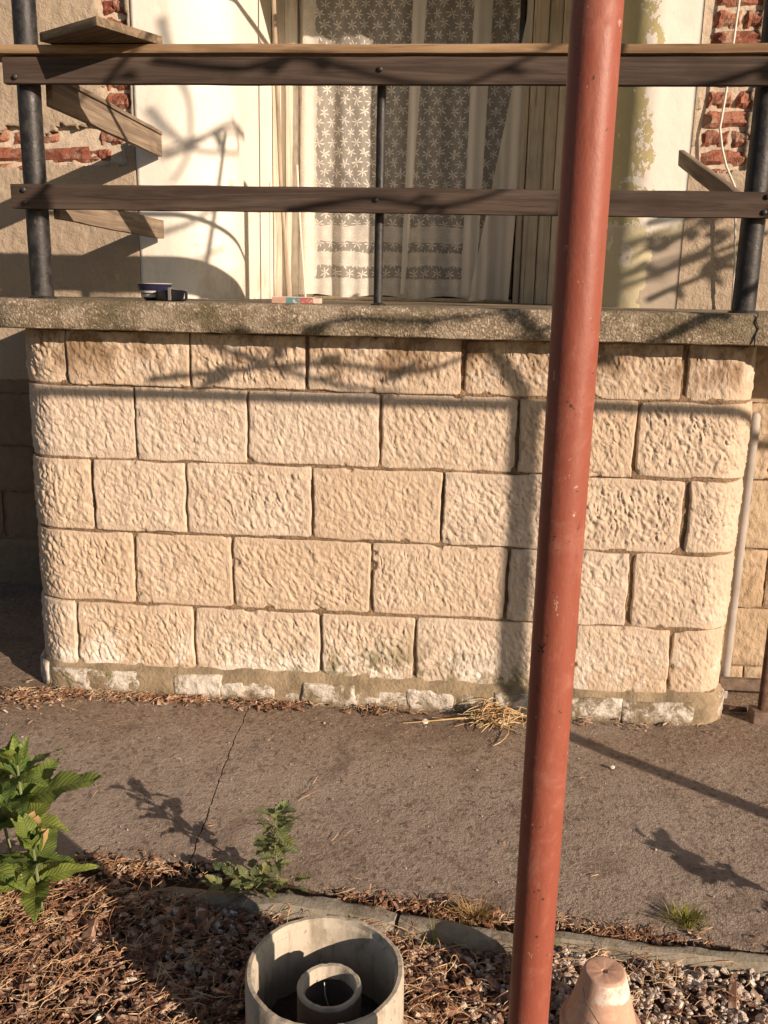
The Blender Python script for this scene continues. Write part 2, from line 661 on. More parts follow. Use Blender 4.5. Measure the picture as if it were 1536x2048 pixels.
def leaf_mat(name, c1, c2):
    m = NT(name)
    p = m.objc()
    c = m.mix(m.noise(p, 30, 4, .6), c1, c2)
    c = m.mix(m.math('MULTIPLY', m.rnd(), .4), c, tuple(v*1.5 for v in c2))
    m.col(c)
    m.rough(.5)
    tr = m.n('ShaderNodeBsdfTranslucent')
    m.l(c, tr.inputs[0])
    mx = m.n('ShaderNodeMixShader')
    mx.inputs[0].default_value = .32
    m.l(m.b.outputs[0], mx.inputs[1])
    m.l(tr.outputs[0], mx.inputs[2])
    m.l(mx.outputs[0], m.out.inputs[0])
    m.bump(m.noise(p, 120, 3, .5), .3, .003)
    return m.m


def veined_leaf(name, c1, c2, pitch):
    m = NT(name)
    p = m.objc()
    x, y, z = m.sep(p)
    ay = m.math('ABSOLUTE', y)
    ph = m.math('DIVIDE', m.math('SUBTRACT', x, m.math('MULTIPLY', ay, .9)), pitch)
    vein = m.math('POWER', m.math('ABSOLUTE', m.math('SUBTRACT', m.math('MULTIPLY', m.math('FRACT', ph), 2.0), 1.0)), 5.0)
    mid = m.math('SUBTRACT', 1.0, m.smooth(ay, .0004, .0018))
    k = m.math('MAXIMUM', m.math('MULTIPLY', vein, .55), mid)
    c = m.mix(m.noise(p, 22, 5, .65), c1, c2)
    c = m.mix(m.math('MULTIPLY', m.rnd(), .65), c, (c2[0]*1.9, c2[1]*1.4, c2[2]*1.0))
    c = m.mix(m.math('MULTIPLY', k, .5), c, (.17, .26, .09))
    br = m.smooth(m.noise(m.mapping(p, loc=(2, 5, 1)), 26, 4, .75), .61, .70)
    c = m.mix(m.math('MULTIPLY', br, .7), c, (.20, .12, .04))
    m.col(c)
    m.rough(.48)
    b = m.bump(m.math('SUBTRACT', 1.0, k), .7, .004)
    m.bump(m.noise(p, 90, 4, .6), .35, .003, b)
    tr = m.n('ShaderNodeBsdfTranslucent')
    m.l(c, tr.inputs[0])
    mx = m.n('ShaderNodeMixShader')
    mx.inputs[0].default_value = .30
    m.l(m.b.outputs[0], mx.inputs[1]); m.l(tr.outputs[0], mx.inputs[2])
    m.l(mx.outputs[0], m.out.inputs[0])
    return m.m


M['leaf_big'] = veined_leaf('broad_leaf_green', (.07, .125, .026), (.15, .23, .06), .013)
M['leaf_weed'] = veined_leaf('goosefoot_leaf', (.10, .14, .065), (.18, .22, .11), .009)
M['leaf_dry'] = leaf_mat('dead_leaf', (.22, .13, .05), (.40, .28, .12))
M['leaf_grass'] = leaf_mat('grass_blade', (.17, .18, .035), (.36, .34, .09))
M['stem'] = simple('green_stem', (.16, .19, .08), .7, .3, 20)
M['vine'] = simple('vine_cane', (.12, .08, .05), .9, .3, 30, .5, .005, 60)
M['grey_pipe'] = simple('grey_conduit', (.33, .30, .27), .6, .2, 10, .2, .002, 60)
M['rust'] = simple('rusty_iron', (.085, .045, .028), .8, .5, 25, .6, .004, 70)
M['iron_foot'] = simple('pale_rusty_foot', (.17, .12, .09), .85, .35, 25, .6, .004, 70)
M['cable'] = simple('white_cable', (.62, .56, .48), .5, .1, 10)
M['clay'] = simple('shaded_clay', (.17, .135, .11), .8, .25, 14, .4, .003, 70)  # pipe body darkened to carry the shade inside the planter
M['dark_soil'] = simple('shaded_soil', (.045, .032, .025), .97, .5, 40, .8, .01, 60)  # planter soil darkened for the shade within the ring
M['bolt'] = simple('dark_bolt', (.03, .026, .024), .5, .3, 60, spec=.5)
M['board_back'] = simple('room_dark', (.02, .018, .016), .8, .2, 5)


def ring_mat():
    m = NT('cement_pipe')
    p = m.objc()
    x, y, z = m.sep(p)
    c = m.mix(m.noise(p, 9, 5, .6), (.36, .32, .25), (.54, .49, .40))
    c = m.mix(m.math('MULTIPLY', m.smooth(m.noise(m.mapping(p, (1, 1, .4)), 14, 5, .7), .50, .66), .6), c, (.19, .155, .11))
    c = m.mix(m.math('MULTIPLY', m.smooth(m.noise(m.mapping(p, (1, 1, .15), (4, 1, 1)), 26, 5, .7), .52, .70), .45), c, (.15, .13, .085))
    c = m.mix(m.math('MULTIPLY', m.smooth(m.noise(m.mapping(p, loc=(8, 1, 4)), 55, 4, .75), .62, .68), .7), c, (.13, .105, .08))
    inn = m.math('SUBTRACT', 1.0, m.smooth(m.math('ADD', z, m.math('MULTIPLY', m.noise(p, 18, 4), .05)), .06, .13))  # lower wall darkened to deepen the shade inside the planter
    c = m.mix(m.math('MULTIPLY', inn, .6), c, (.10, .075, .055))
    m.col(c)
    m.rough(.88)
    m.bump(m.noise(p, 70, 5, .65), .4, .004)
    return m.m


M['ring'] = ring_mat()


def pot_mat():
    m = NT('terracotta')
    p = m.objc()
    x, y, z = m.sep(p)
    c = m.mix(m.noise(p, 14, 5, .65), (.44, .245, .165), (.56, .36, .26))
    n = m.noise(p, 22, 5, .7)
    band = m.math('MULTIPLY', m.smooth(m.math('ADD', z, m.math('MULTIPLY', n, .03)), .122, .128),
                  m.math('SUBTRACT', 1.0, m.smooth(m.math('ADD', z, m.math('MULTIPLY', n, .012)), .150, .153)))
    wp = m.smooth(m.noise(m.mapping(p, loc=(1, 1, 7)), 20, 5, .75, .5), .43, .56)
    side_ = m.smooth(m.math('ADD', x, m.math('MULTIPLY', n, .03)), -.022, .006)
    c = m.mix(m.math('MULTIPLY', m.math('MULTIPLY', band, wp), m.math('MULTIPLY', side_, .9)), c, (.72, .66, .58))
    bl = m.smooth(m.noise(m.mapping(p, loc=(3, 3, 3)), 14, 6, .75, .5), .46, .66)
    c = m.mix(m.math('MULTIPLY', bl, .6), c, (.60, .47, .38))
    m.col(c)
    m.rough(.9)
    m.bump(m.noise(p, 90, 4, .6), .3, .003)
    return m.m


M['pot'] = pot_mat()


def lace_mat(plain=False):
    m = NT('plain_net' if plain else 'star_lace')
    p = m.pos()
    dz_ = m.noise(m.mapping(p, (1, 1, 1)), 9, 3, .6, color=True)
    dx_, dy_, dw_ = m.sep(dz_)
    x0, y, z0 = m.sep(p)
    x = m.math('ADD', x0, m.math('MULTIPLY', m.math('SUBTRACT', dx_, .5), .07))
    z = m.math('ADD', z0, m.math('MULTIPLY', m.math('SUBTRACT', dw_, .5), .05))
    # two interleaved rows of small six-pointed stars
    def star(ox, oz, rot):
        cx, cz = .069, .104
        u = m.math('SUBTRACT', m.math('FRACT', m.math('ADD', m.math('DIVIDE', x, cx), 20.0+ox)), .5)
        v = m.math('SUBTRACT', m.math('FRACT', m.math('ADD', m.math('DIVIDE', z, cz), 20.0+oz)), .5)
        u = m.math('MULTIPLY', u, cx)
        v = m.math('MULTIPLY', v, cz)
        r = m.math('SQRT', m.math('ADD', m.math('MULTIPLY', u, u), m.math('MULTIPLY', v, v)))
        th = m.math('ARCTAN2', v, u)
        pet = m.math('ABSOLUTE', m.math('COSINE', m.math('ADD', m.math('MULTIPLY', th, 3.0), rot)))
        pet = m.math('POWER', pet, 2.4)
        lim = m.math('MULTIPLY', pet, .029)
        return m.math('SUBTRACT', 1.0, m.smooth(m.math('SUBTRACT', r, lim), -.005, .002))
    wv = m.noise(m.mapping(p, (40, 1, 2.0)), 1.0, 2, .5)
    if plain:
        dens = m.math('ADD', .78, m.math('MULTIPLY', wv, .12))
    else:
        s = m.math('MAXIMUM', star(0, 0, .4), star(.5, .5, 1.3))
        band = None
        for a, b in ((1.725, 1.81), (1.60, 1.675), (1.30, 1.535)):
            k = m.math('MULTIPLY', m.smooth(z, a-.002, a+.002), m.math('SUBTRACT', 1.0, m.smooth(z, b-.002, b+.002)))
            band = k if band is None else m.math('MAXIMUM', band, k)
        edge = m.math('SUBTRACT', 1.0, m.smooth(m.math('ADD', x, m.math('MULTIPLY', wv, .02)), -.80, -.79))
        full = m.math('MAXIMUM', m.math('MULTIPLY', band, .80), m.math('MULTIPLY', edge, .8))
        net = m.math('ADD', .27, m.math('MULTIPLY', wv, .22))
        dens = m.math('MAXIMUM', m.math('MAXIMUM', m.math('MULTIPLY', s, .97), net), full)
    c = (.86, .82, .74)
    d = m.n('ShaderNodeBsdfDiffuse')
    d.inputs[0].default_value = (*c, 1)
    t = m.n('ShaderNodeBsdfTranslucent')
    t.inputs[0].default_value = (*c, 1)
    mx = m.n('ShaderNodeMixShader')
    mx.inputs[0].default_value = .35
    m.l(d.outputs[0], mx.inputs[1])
    m.l(t.outputs[0], mx.inputs[2])
    tp = m.n('ShaderNodeBsdfTransparent')
    m2 = m.n('ShaderNodeMixShader')
    m.l(dens, m2.inputs[0])
    m.l(tp.outputs[0], m2.inputs[1])
    m.l(mx.outputs[0], m2.inputs[2])
    m.l(m2.outputs[0], m.out.inputs[0])
    m.t.nodes.remove(m.b)
    return m.m


M['lace'] = lace_mat()
M['net'] = lace_mat(True)


def glass_mat():
    m = NT('window_glass')
    m.col((.10, .085, .07))
    m.rough(.12)
    m.b.inputs['Specular IOR Level'].default_value = .35
    return m.m


M['glass'] = glass_mat()


# ================================================================== SETTING
gm = mesh_np('ground', [(-70, -70, -.06), (70, -70, -.06), (70, 70, -.06), (-70, 70, -.06)], [(0, 1, 2, 3)], False)
tag(link('ground', gm, M['ground']), kind='structure')


def bed_edge(x):
    return np.interp(x, [-3, -1.1, -.85, -.5, -.2, 0, .2, .45, .75, 3], [-1.02, -1.04, -1.06, -1.10, -1.125, -1.155, -1.178, -1.186, -1.20, -1.26])


def path_edge(x):
    base = np.interp(x, [-3, -1.2, -.9, -.6, -.3, 0, .3, .6, .9, 3], [-1.0, -1.0, -.985, -.975, -1.035, -1.075, -1.10, -1.13, -1.165, -1.22])
    return base+.018*fbm(np.asarray(x)*7, 3.3, 0, 5)


def hmap_path(x, y):
    return .004*fbm(x*3, y*3, 0, 21)+.0022*fbm(x*22, y*22, 0, 22)


path = thing('path', None, None)
tag(path, kind='structure')


def crack_x(y):
    return np.interp(y, [-1.2, -.99, -.73, -.13, .3], [-.64, -.645, -.665, -.705, -.73])+.012*fbm(y*9, 1.7, 0, 31)+.004*fbm(y*50, 2.7, 0, 33)


def path_panel(x_of, nx, ny, y1, name='path_panel'):
    """x_of(u, y) -> x ; v runs from the bed edge to y1"""
    u = np.linspace(0, 1, nx)[:, None]
    v = np.linspace(0, 1, ny)[None, :]
    yy = -1.1+v*(y1+1.1)+0*u
    xx = x_of(u, yy)
    ye = path_edge(xx)
    yy = ye+v*(y1-ye)
    xx = x_of(u, yy)
    zz = hmap_path(xx, yy)
    V = np.stack([xx, yy, zz], -1).reshape(-1, 3)
    F = [tuple(f) for f in grid_faces(nx, ny)]
    n0 = len(V)
    # skirts along the bed edge and the two sides
    ring = [i*ny for i in range(nx)][::-1]
    ringR = [(nx-1)*ny+j for j in range(ny)][::-1]
    ringL = [j for j in range(ny)]
    V = list(map(tuple, V))
    for rg in (ring, ringR, ringL):
        b = len(V)
        for i in rg:
            x, y, z = V[i]
            V.append((x, y, z-.05))
        for k in range(len(rg)-1):
            F.append((rg[k], rg[k+1], b+k+1, b+k))
    me = mesh_np(name, V, F)
    sharp(me, 50)
    return link(name, me, M['path'], path)


def xl(u, y):
    c = crack_x(y)-.002
    return np.where(u > .15, c-1.9*(1-(u-.15)/.85), c-1.9-3.5*(1-u/.15))


def xr(u, y):
    c = crack_x(y)+.002
    return np.where(u < .85, c+2.4*u/.85, c+2.4+3.5*(u-.85)/.15)


path_panel(xl, 150, 130, 1.2)
path_panel(xr, 190, 130, .34)

# planting bed soil
nx, ny = 150, 60
X, Y = np.meshgrid(np.linspace(-2.6, 2.6, nx), np.linspace(-3.6, -.93, ny), indexing='ij')
Z = -.022+.010*fbm(X*9, Y*9, 0, 41)+.006*fbm(X*30, Y*30, 0, 42)
sm = mesh_np('garden_soil', np.stack([X, Y, Z], -1).reshape(-1, 3), grid_faces(nx, ny))
tag(link('garden_soil', sm, M['soil']), kind='structure')

# ================================================================== PORCH
XL, XR, RL, RR = -1.53, .985, .15, .13
ylen = 1.3


def wall_path(s, off=0.0):
    """s = x coordinate along the flat front, continuing round both corners; off>0 goes outward"""
    s = np.asarray(s, float)
    fl, fr = XL+RL, XR-RR
    x = np.clip(s, fl, fr)
    y = np.zeros_like(x)-off
    # right corner
    a = np.clip((s-fr)/RR, 0, math.pi/2)
    m = s > fr
    ex = np.maximum(s-fr-RR*math.pi/2, 0)
    x = np.where(m, fr+(RR+off)*np.sin(a), x)
    y = np.where(m, RR-(RR+off)*np.cos(a)+ex, y)
    a = np.clip((fl-s)/RL, 0, math.pi/2)
    m = s < fl
    ex = np.maximum(fl-s-RL*math.pi/2, 0)
    x = np.where(m, fl-(RL+off)*np.sin(a), x)
    y = np.where(m, RL-(RL+off)*np.cos(a)+ex, y)
    return x, y


def block_mesh(name, s0, s1, z0, z1, mapf, seed, out=0.0, back=.05, cell=.0065, amp=.0055, edge=.0045, wob=.0065, strokes=True):
    nu = max(6, int((s1-s0)/cell))
    nv = max(5, int((z1-z0)/cell))
    u = np.linspace(0, 1, nu)[:, None]+np.zeros((1, nv))
    v = np.linspace(0, 1, nv)[None, :]+np.zeros((nu, 1))
    s = s0+u*(s1-s0)
    z = z0+v*(z1-z0)
    # ragged arrises
    s = s+wob*fbm(z*14, seed*1.7, 0, seed)*(1-2*np.minimum(u, 1-u))*np.sign(.5-u)*-1
    z = z+wob*fbm(s*11, seed*2.3+9, 0, seed+1)*(1-2*np.minimum(v, 1-v))*np.sign(.5-v)*-1
    du = np.minimum(u, 1-u)*(s1-s0)
    dv = np.minimum(v, 1-v)*(z1-z0)
    d = np.minimum(du, dv)
    corner = np.minimum(1, np.sqrt(np.maximum(0, (np.minimum(du, .03)/.03)**2+(np.minimum(dv, .03)/.03)**2)))
    t = np.clip(d/edge, 0, 1)
    prof = -edge*.9*(1-np.sqrt(1-(1-t)**2))-.006*(1-corner)
    margin = np.clip((d-.012-.010*vnoise(s*30, z*30, 1, seed+9))/.016, .15, 1)
    if strokes:
        ang = .25*float(vnoise(seed*3.1, 2.2))+.45
        sp = s*math.cos(ang)+z*math.sin(ang)
        zp = -s*math.sin(ang)+z*math.cos(ang)
        wx = .014*fbm(s*24, z*24, 0, seed+3, 2)
        n1 = vnoise((sp+wx)*105, (zp+wx)*36, seed, seed+5)
        n2 = vnoise((sp+wx)*75+7, (zp-wx)*75, seed, seed+6)
        n3 = vnoise((sp-wx)*135+3, (zp+wx)*55, seed, seed+15)
        n4 = vnoise((sp*.8+zp*.5+wx)*95, (zp*.8-sp*.5+wx)*42, seed+2, seed+17)
        msk = np.clip(.5+.9*fbm(s*20, z*20, seed+4, seed+19, 2), 0, 1)
        h = .75*(np.minimum(np.abs(n1)*2.2, 1)*2-1)*(1-msk)+.6*(np.minimum(np.abs(n4)*2.0, 1)*2-1)*msk+.55*n3+.45*n2+.5*fbm(s*14, z*14, seed, seed+8, 2)
    else:
        h = fbm(s*40, z*40, seed, seed+4, 3)*1.2
    off = out+prof+amp*h*margin+.006*float(vnoise(seed*5.7, 1.1))
    rr = random.Random(seed*7+1)
    amp_k = rr.uniform(.7, 1.25)
    off = out+prof+.86*amp*amp_k*h*margin+.007*float(vnoise(seed*5.7, 1.1))
    for _ in range(rr.randint(3, 7)):       # knocked-off bits along the arrises
        if rr.random() < .5: cs, cz = rr.uniform(s0, s1), rr.choice((z0, z1))
        else: cs, cz = rr.choice((s0, s1)), rr.uniform(z0, z1)
        rad, dep = rr.uniform(.007, .024), rr.uniform(.003, .009)
        q = ((s-cs)**2+((z-cz)*rr.uniform(.8, 1.5))**2)/rad**2*(1+.5*vnoise(s*80, z*80, seed, 3))
        off = off-dep*np.clip(1.6*(1-q), 0, 1)
    x, y = mapf(s, off)
    V = np.stack([x, y, z], -1).reshape(-1, 3)
    F = [grid_faces(nu, nv)]
    # returns going back into the wall
    loop = np.concatenate([np.arange(nu)*nv, (nu-1)*nv+np.arange(1, nv), (np.arange(nu-1)[::-1])*nv+nv-1, np.arange(1, nv-1)[::-1]])
    ss = s.reshape(-1)[loop]
    zz = z.reshape(-1)[loop]
    bx, by = mapf(ss, np.full(len(loop), out-back))
    b = len(V)
    V = np.vstack([V, np.stack([bx, by, zz], -1)])
    k = np.arange(len(loop))
    k2 = (k+1) % len(loop)
    F.append(np.stack([loop[k2], loop[k], b+k, b+k2], 1))
    me = mesh_np(name, V, np.vstack(F))
    return sharp(me, 60)


porch = thing('porch', 'raised porch of cream rough-hewn stone blocks with rounded corners under a concrete slab', 'porch')
ZJ = [1.314, 1.129, .872, .613, .346, .0955]
JO = [[-1.332, -.902, -.503, .013, .377, .727], [-1.102, -.708, -.256, .206, .596],
      [-1.262, -.93, -.486, -.037, .374, .776], [-1.127, -.771, -.277, .197, .615], [-1.354, -.916, -.455, -.115, .438, .773]]
wl = [1.0, 1.0, 1.0, 1.0, 1.0]
sd = 100
for c in range(5):
    zt, zb = ZJ[c], ZJ[c+1]
    js = [-1.62-.10*(c % 2)] + JO[c] + [1.06+.12*(c % 2)]
    # side blocks running back towards the house
    js = [js[0]-.9, js[0]-.45] + js + [js[-1]+.45, js[-1]+.9]
    for a, b in zip(js[:-1], js[1:]):
        sd += 3
        g = .0043
        gv = .0022 if c else .001
        # the wide vertical joints of the photo
        wide = .004 if (c, round(b, 3)) in ((1, .596), (2, .776), (3, .615), (0, .727), (2, -1.262), (0, -.503)) else 0
        wide0 = .006 if (c, round(a, 3)) in ((0, .727), (2, .776), (3, .615), (0, .013)) else 0
        vis = b > -1.75 and a < 1.2
        me = block_mesh('stone_block', a+g+wide0, b-g-wide, zb+.0018+random.uniform(0, .004), zt-gv-random.uniform(0, .003),
                        wall_path, sd, out=.0, cell=.0036 if vis else .03, amp=.0046)
        link('stone_block', me, M['stone'], porch)
# mortar core just behind the block faces
ss = np.concatenate([np.linspace(-2.75, -1.7, 12), np.linspace(-1.68, -1.3, 30), np.linspace(-1.28, .8, 160), np.linspace(.82, 1.1, 24), np.linspace(1.15, 2.2, 12)])
zz = np.linspace(-.03, 1.316, 100)
SS, ZZ = np.meshgrid(ss, zz, indexing='ij')
BED = np.min(np.abs(ZZ[..., None]-np.array(ZJ[1:])), -1)
OFF = np.where(BED < .012, -.0065, -.015)+.005*fbm(SS*18, ZZ*18, 0, 61)
x, y = wall_path(SS, OFF)
me = mesh_np('mortar', np.stack([x, y, ZZ], -1).reshape(-1, 3), grid_faces(len(ss), len(zz)))
link('mortar', me, M['mortar'], porch)
# painted plinth stones at the foot of the wall
pj = [-2.5, -1.95, -1.475, -1.12, -.99, -.82, -.62, -.52, -.325, -.14, .03, .17, .42, .62, .86, 1.22, 1.8]
ph = [.094, .094, .092, .072, .090, .074, .066, .088, .072, .080, .080, .086, .088, .088, .092, .094]
for k, (a, b) in enumerate(zip(pj[:-1], pj[1:])):
    hgt = ph[k]
    me = block_mesh('plinth_stone', a-.002, b+.002, -.03, hgt-.005, wall_path, 400+k, out=.022+random.uniform(-.005, .004), back=.03, cell=.006, amp=.007, edge=.007, wob=.012, strokes=False)
    link('plinth_stone', me, M['plinth'], porch)
# sloping mortar fillet above the plinth
ss = np.linspace(-2.4, 1.8, 330)
V = []
for s in ss:
    n = float(fbm(s*16, 3.1, 0, 71))
    for off, z in ((-.012, .118+.010*n), (.010+.004*n, .098+.004*n), (.019+.009*float(fbm(s*11, 1.1, 0, 73)), .068+.030*float(fbm(s*9, 7.1, 0, 72))), (.019, -.03)):
        x, y = wall_path(s, off)
        V.append((float(x), float(y), z))
link('mortar_fillet', mesh_np('mortar_fillet', V, grid_faces(len(ss), 4)), simple('mossy_mortar', (.25, .195, .125), .95, .4, 12, .8, .008, 80), porch)

# concrete slab (coping and balcony floor in one)
SX0, SX1, SY0, SRL = -1.66, 2.4, -.10, .24


def slab_outline(off=0.0, n=260):
    pts = []
    for y in np.linspace(1.14, SY0+SRL, 30)[:-1]: pts.append((SX0-off, y))
    for a in np.linspace(0, math.pi/2, 16): pts.append((SX0+SRL-(SRL+off)*math.cos(a), SY0+SRL-(SRL+off)*math.sin(a)))
    for x in np.linspace(SX0+SRL, SX1, 300)[1:]: pts.append((x, SY0-off))
    return np.array(pts)


base = slab_outline()
prof = [(-.30, 1.4135), (-.02, 1.4135), (-.006, 1.411), (0, 1.404), (.001, 1.385), (.0005, 1.36), (0, 1.335), (-.004, 1.320), (-.014, 1.3165), (-.30, 1.3165)]
rows = []
for off, z in prof:
    o = slab_outline(max(off, -.2))
    L = np.arange(len(o))*.0136
    wob = .004*fbm(L*10, z*30, 0, 81)+.003*fbm(L*30, z*60, 0, 82)
    nrm = slab_outline(max(off, -.2)+.001)-o
    nl = np.linalg.norm(nrm, axis=1, keepdims=True)
    edge_k = 1.0 if off > -.05 else 0.0
    o2 = o+nrm/np.maximum(nl, 1e-9)*(wob[:, None])*edge_k
    chip = edge_k*.003*fbm(L*14, 2.2, 0, 83)
    rows.append(np.column_stack([o2, np.full(len(o), z)+chip]))
R_ = np.array(rows)
V = R_.transpose(1, 0, 2).reshape(-1, 3)
m_ = len(prof)
F = [tuple(f) for f in grid_faces(len(base), m_)]
V = list(map(tuple, V))
b = len(V)
V += [(SX0+.15, .2, 1.4132), (SX1, .2, 1.4132), (SX1, 2.6, 1.4132), (SX0+.15, 2.6, 1.4132),
      (SX0+.15, .1, 1.3168), (SX1, .1, 1.3168), (SX1, 2.6, 1.3168), (SX0+.15, 2.6, 1.3168)]
V += [(SX0+.15, .05, 1.4132), (SX1, .05, 1.4132)]
F += [(b+8, b+9, b+2, b+3), (b+4, b+7, b+6, b+5), (b+9, b+5, b+6, b+2)]
slab_o = link('slab', mesh_np('slab', V, F), M['slab'], porch)
sharp(slab_o.data, 50)
# open joint in the coping near the right post
V, F = tube([(.905, -.1045, 1.414), (.902, -.1045, 1.39), (.912, -.1045, 1.37), (.903, -.1045, 1.345), (.905, -.1045, 1.318)], [.002, .0024, .0017, .0026, .002], 5)
link('crack', mesh_np('crack', V, F), M['bolt'], porch)

# ================================================================== HOUSE
house = thing('house', 'old house wall behind the porch with flaking white paint, stucco and bare brick', 'house')
HY = 1.15
DOOR_Y = 2.2
NXL, NXR = -1.06, .63          # niche reveals
CRL, CRR = .26, .16
ZTOP = 4.2


def profile_pts(side):
    """plan polyline from the flat wall round the corner into the niche"""
    if side < 0:
        p = [(x, HY) for x in np.linspace(-1.463, NXL-CRL, 10)]
        p += [(NXL-CRL+CRL*math.sin(a), HY+CRL-CRL*math.cos(a)) for a in np.linspace(0, math.pi/2, 20)[1:]]
        p += [(NXL, y) for y in np.linspace(HY+CRL, DOOR_Y+.1, 30)[1:]]
    else:
        p = [(x, HY) for x in np.linspace(.945, NXR+CRR, 14)]
        p += [(NXR+CRR-CRR*math.sin(a), HY+CRR-CRR*math.cos(a)) for a in np.linspace(0, math.pi/2, 18)[1:]]
        p += [(NXR, y) for y in np.linspace(HY+CRR, DOOR_Y+.1, 30)[1:]]
    return np.array(p)


NTOP = 3.25
for side, mk in ((-1, 'paint_l'), (1, 'paint_r')):
    P = profile_pts(side)
    zz = np.linspace(1.40, NTOP, 120)
    V = np.zeros((len(P), len(zz), 3))
    V[:, :, 0] = P[:, 0][:, None]
    V[:, :, 1] = P[:, 1][:, None]
    V[:, :, 2] = zz[None, :]
    nz = .004*fbm(V[..., 0]*4+V[..., 1]*4, V[..., 2]*4, 0, 91)
    V[:, :, 1] += nz
    V[:, :, 0] += nz*.5*side
    V[0, :, 1] = HY-.001+nz[0]
    F = grid_faces(len(P), len(zz))
    if side < 0: F = F[:, ::-1]
    F = F[:, ::-1]
    Vf = V.reshape(-1, 3)
    # edge return at the outer side
    b = len(Vf)
    e = V[0].copy(); e[:, 1] += .04
    Vf = np.vstack([Vf, e])
    k = np.arange(len(zz)-1)
    F = np.vstack([F, np.stack([k, k+1, b+k+1, b+k], 1)])
    link('painted_surround', mesh_np('painted_surround', Vf, F), M[mk], house)
# niche head and wall above
bm = box_bm((-1.46, HY+.003, NTOP-.002), (.943, DOOR_Y+.25, ZTOP), 0)
link('lintel', bm_mesh('lintel', bm), M['stucco'], house)

# stucco with irregular openings where it has fallen off
CELL = .011


def stucco_sheet(x0, x1, z0, z1, keep, y0=HY, seed=0):
    nx_, nz_ = int((x1-x0)/CELL), int((z1-z0)/CELL)
    xs = np.linspace(x0, x1, nx_)
    zs = np.linspace(z0, z1, nz_)
    X, Z = np.meshgrid(xs, zs, indexing='ij')
    jx = CELL*.38*(vnoise(X*90, Z*90, 0, seed+1))
    jz = CELL*.38*(vnoise(X*90+40, Z*90, 0, seed+2))
    jx[0] = jx[-1] = 0
    K = keep(X, Z)
    Yd = y0+.006*fbm(X*9, Z*9, 0, seed+3)+.003*fbm(X*34, Z*34, 0, seed+5)
    V = np.stack([X+jx, Yd, Z+jz], -1).reshape(-1, 3)
    F = grid_faces(nx_, nz_)
    kk = K.reshape(-1)
    F = F[kk[F].all(1)]
    # thickness: boundary edges extruded back
    E = np.vstack([F[:, [0, 1]], F[:, [1, 2]], F[:, [2, 3]], F[:, [3, 0]]])
    key = np.sort(E, 1)
    kid = key[:, 0].astype(np.int64)*len(V)+key[:, 1]
    u, inv, cnt = np.unique(kid, return_inverse=True, return_counts=True)
    B = E[cnt[inv] == 1]
    n0 = len(V)
    V2 = V.copy(); V2[:, 1] += .034
    Fb = np.stack([B[:, 1], B[:, 0], n0+B[:, 0], n0+B[:, 1]], 1)
    allV = np.vstack([V, V2])
    allF = np.vstack([F, Fb])
    used = np.unique(allF)
    re = np.full(len(allV), -1)
    re[used] = np.arange(len(used))
    return mesh_np('stucco', allV[used], re[allF])


def keep_left(X, Z):
    n = fbm(X*9, Z*9, 0, 111)*.05+fbm(X*30, Z*30, 0, 112)*.022
    h1 = (Z > 1.985+n*.5) & (Z < 2.125+n+.03*np.clip((X+2.0)*2, 0, 1)) & (X < -1.515+n*.6)
    h2 = (X > -1.585+n*.8) & (X < -1.487+n*.3) & (Z > 2.1) & (Z < 3.1)
    return ~(h1 | h2)


def keep_right(X, Z):
    n = fbm(X*9, Z*9, 0, 121)*.05+fbm(X*30, Z*30, 0, 122)*.024
    h = (X > .965+n*.6-.03*(Z > 2.45)) & (X < 1.165+n) & (Z > 1.985+n*.7) & (Z < 3.2)
    return ~h


# left of the niche, and right of it
link('stucco', stucco_sheet(-3.6, -1.467, 1.02, 3.3, keep_left, seed=130), M['stucco'], house)
link('stucco', stucco_sheet(.925, 2.6, 1.40, 3.3, keep_right, HY+.009, seed=140), M['stucco'], house)
# plain continuation outside the picture
for lo, hi in (((-7, HY+.002, 1.0), (-3.602, HY+.3, ZTOP)), ((2.602, HY+.002, -.06), (5, HY+.3, ZTOP)),
               ((-3.6, HY+.002, 3.302), (-1.461, HY+.3, ZTOP)), ((.944, HY+.002, 3.302), (2.6, HY+.3, ZTOP))):
    link('stucco', bm_mesh('stucco', box_bm(lo, hi, 0)), M['stucco'], house)
# brickwork behind
link('brick_bed', bm_mesh('brick_bed', box_bm((-3.6, HY+.030, 1.0), (-1.45, HY+.3, 3.3), 0)), M['mortar_pale'], house)
link('brick_bed', bm_mesh('brick_bed', box_bm((.93, HY+.030, 1.39), (2.6, HY+.3, 3.3), 0)), M['mortar_pale'], house)


def brick_mesh(w, h, seed):
    nu, nv = 9, 5
    u = np.linspace(-.5, .5, nu)[:, None]+np.zeros((1, nv))
    v = np.linspace(-.5, .5, nv)[None, :]+np.zeros((nu, 1))
    e = np.minimum(.5-np.abs(u), (.5-np.abs(v))*1.0)
    y = np.where(e < .01, .016, 0)+.016*fbm(u*5, v*4, seed, seed, 2)
    x = u*w+.003*fbm(v*6, seed, 0, seed+2)*(np.abs(u) > .4)
    z = v*h+.003*fbm(u*9, seed*2, 0, seed+3)*(np.abs(v) > .4)
    V = np.stack([x, y, z], -1).reshape(-1, 3)
    F = [grid_faces(nu, nv)]
    loop = np.concatenate([np.arange(nu)*nv, (nu-1)*nv+np.arange(1, nv), (np.arange(nu-1)[::-1])*nv+nv-1, np.arange(1, nv-1)[::-1]])
    b = len(V)
    back = V[loop].copy(); back[:, 1] = .06
    V = np.vstack([V, back])
    k = np.arange(len(loop)); k2 = (k+1) % len(loop)
    F.append(np.stack([loop[k2], loop[k], b+k, b+k2], 1))
    return mesh_np('brick', V, np.vstack(F), False)


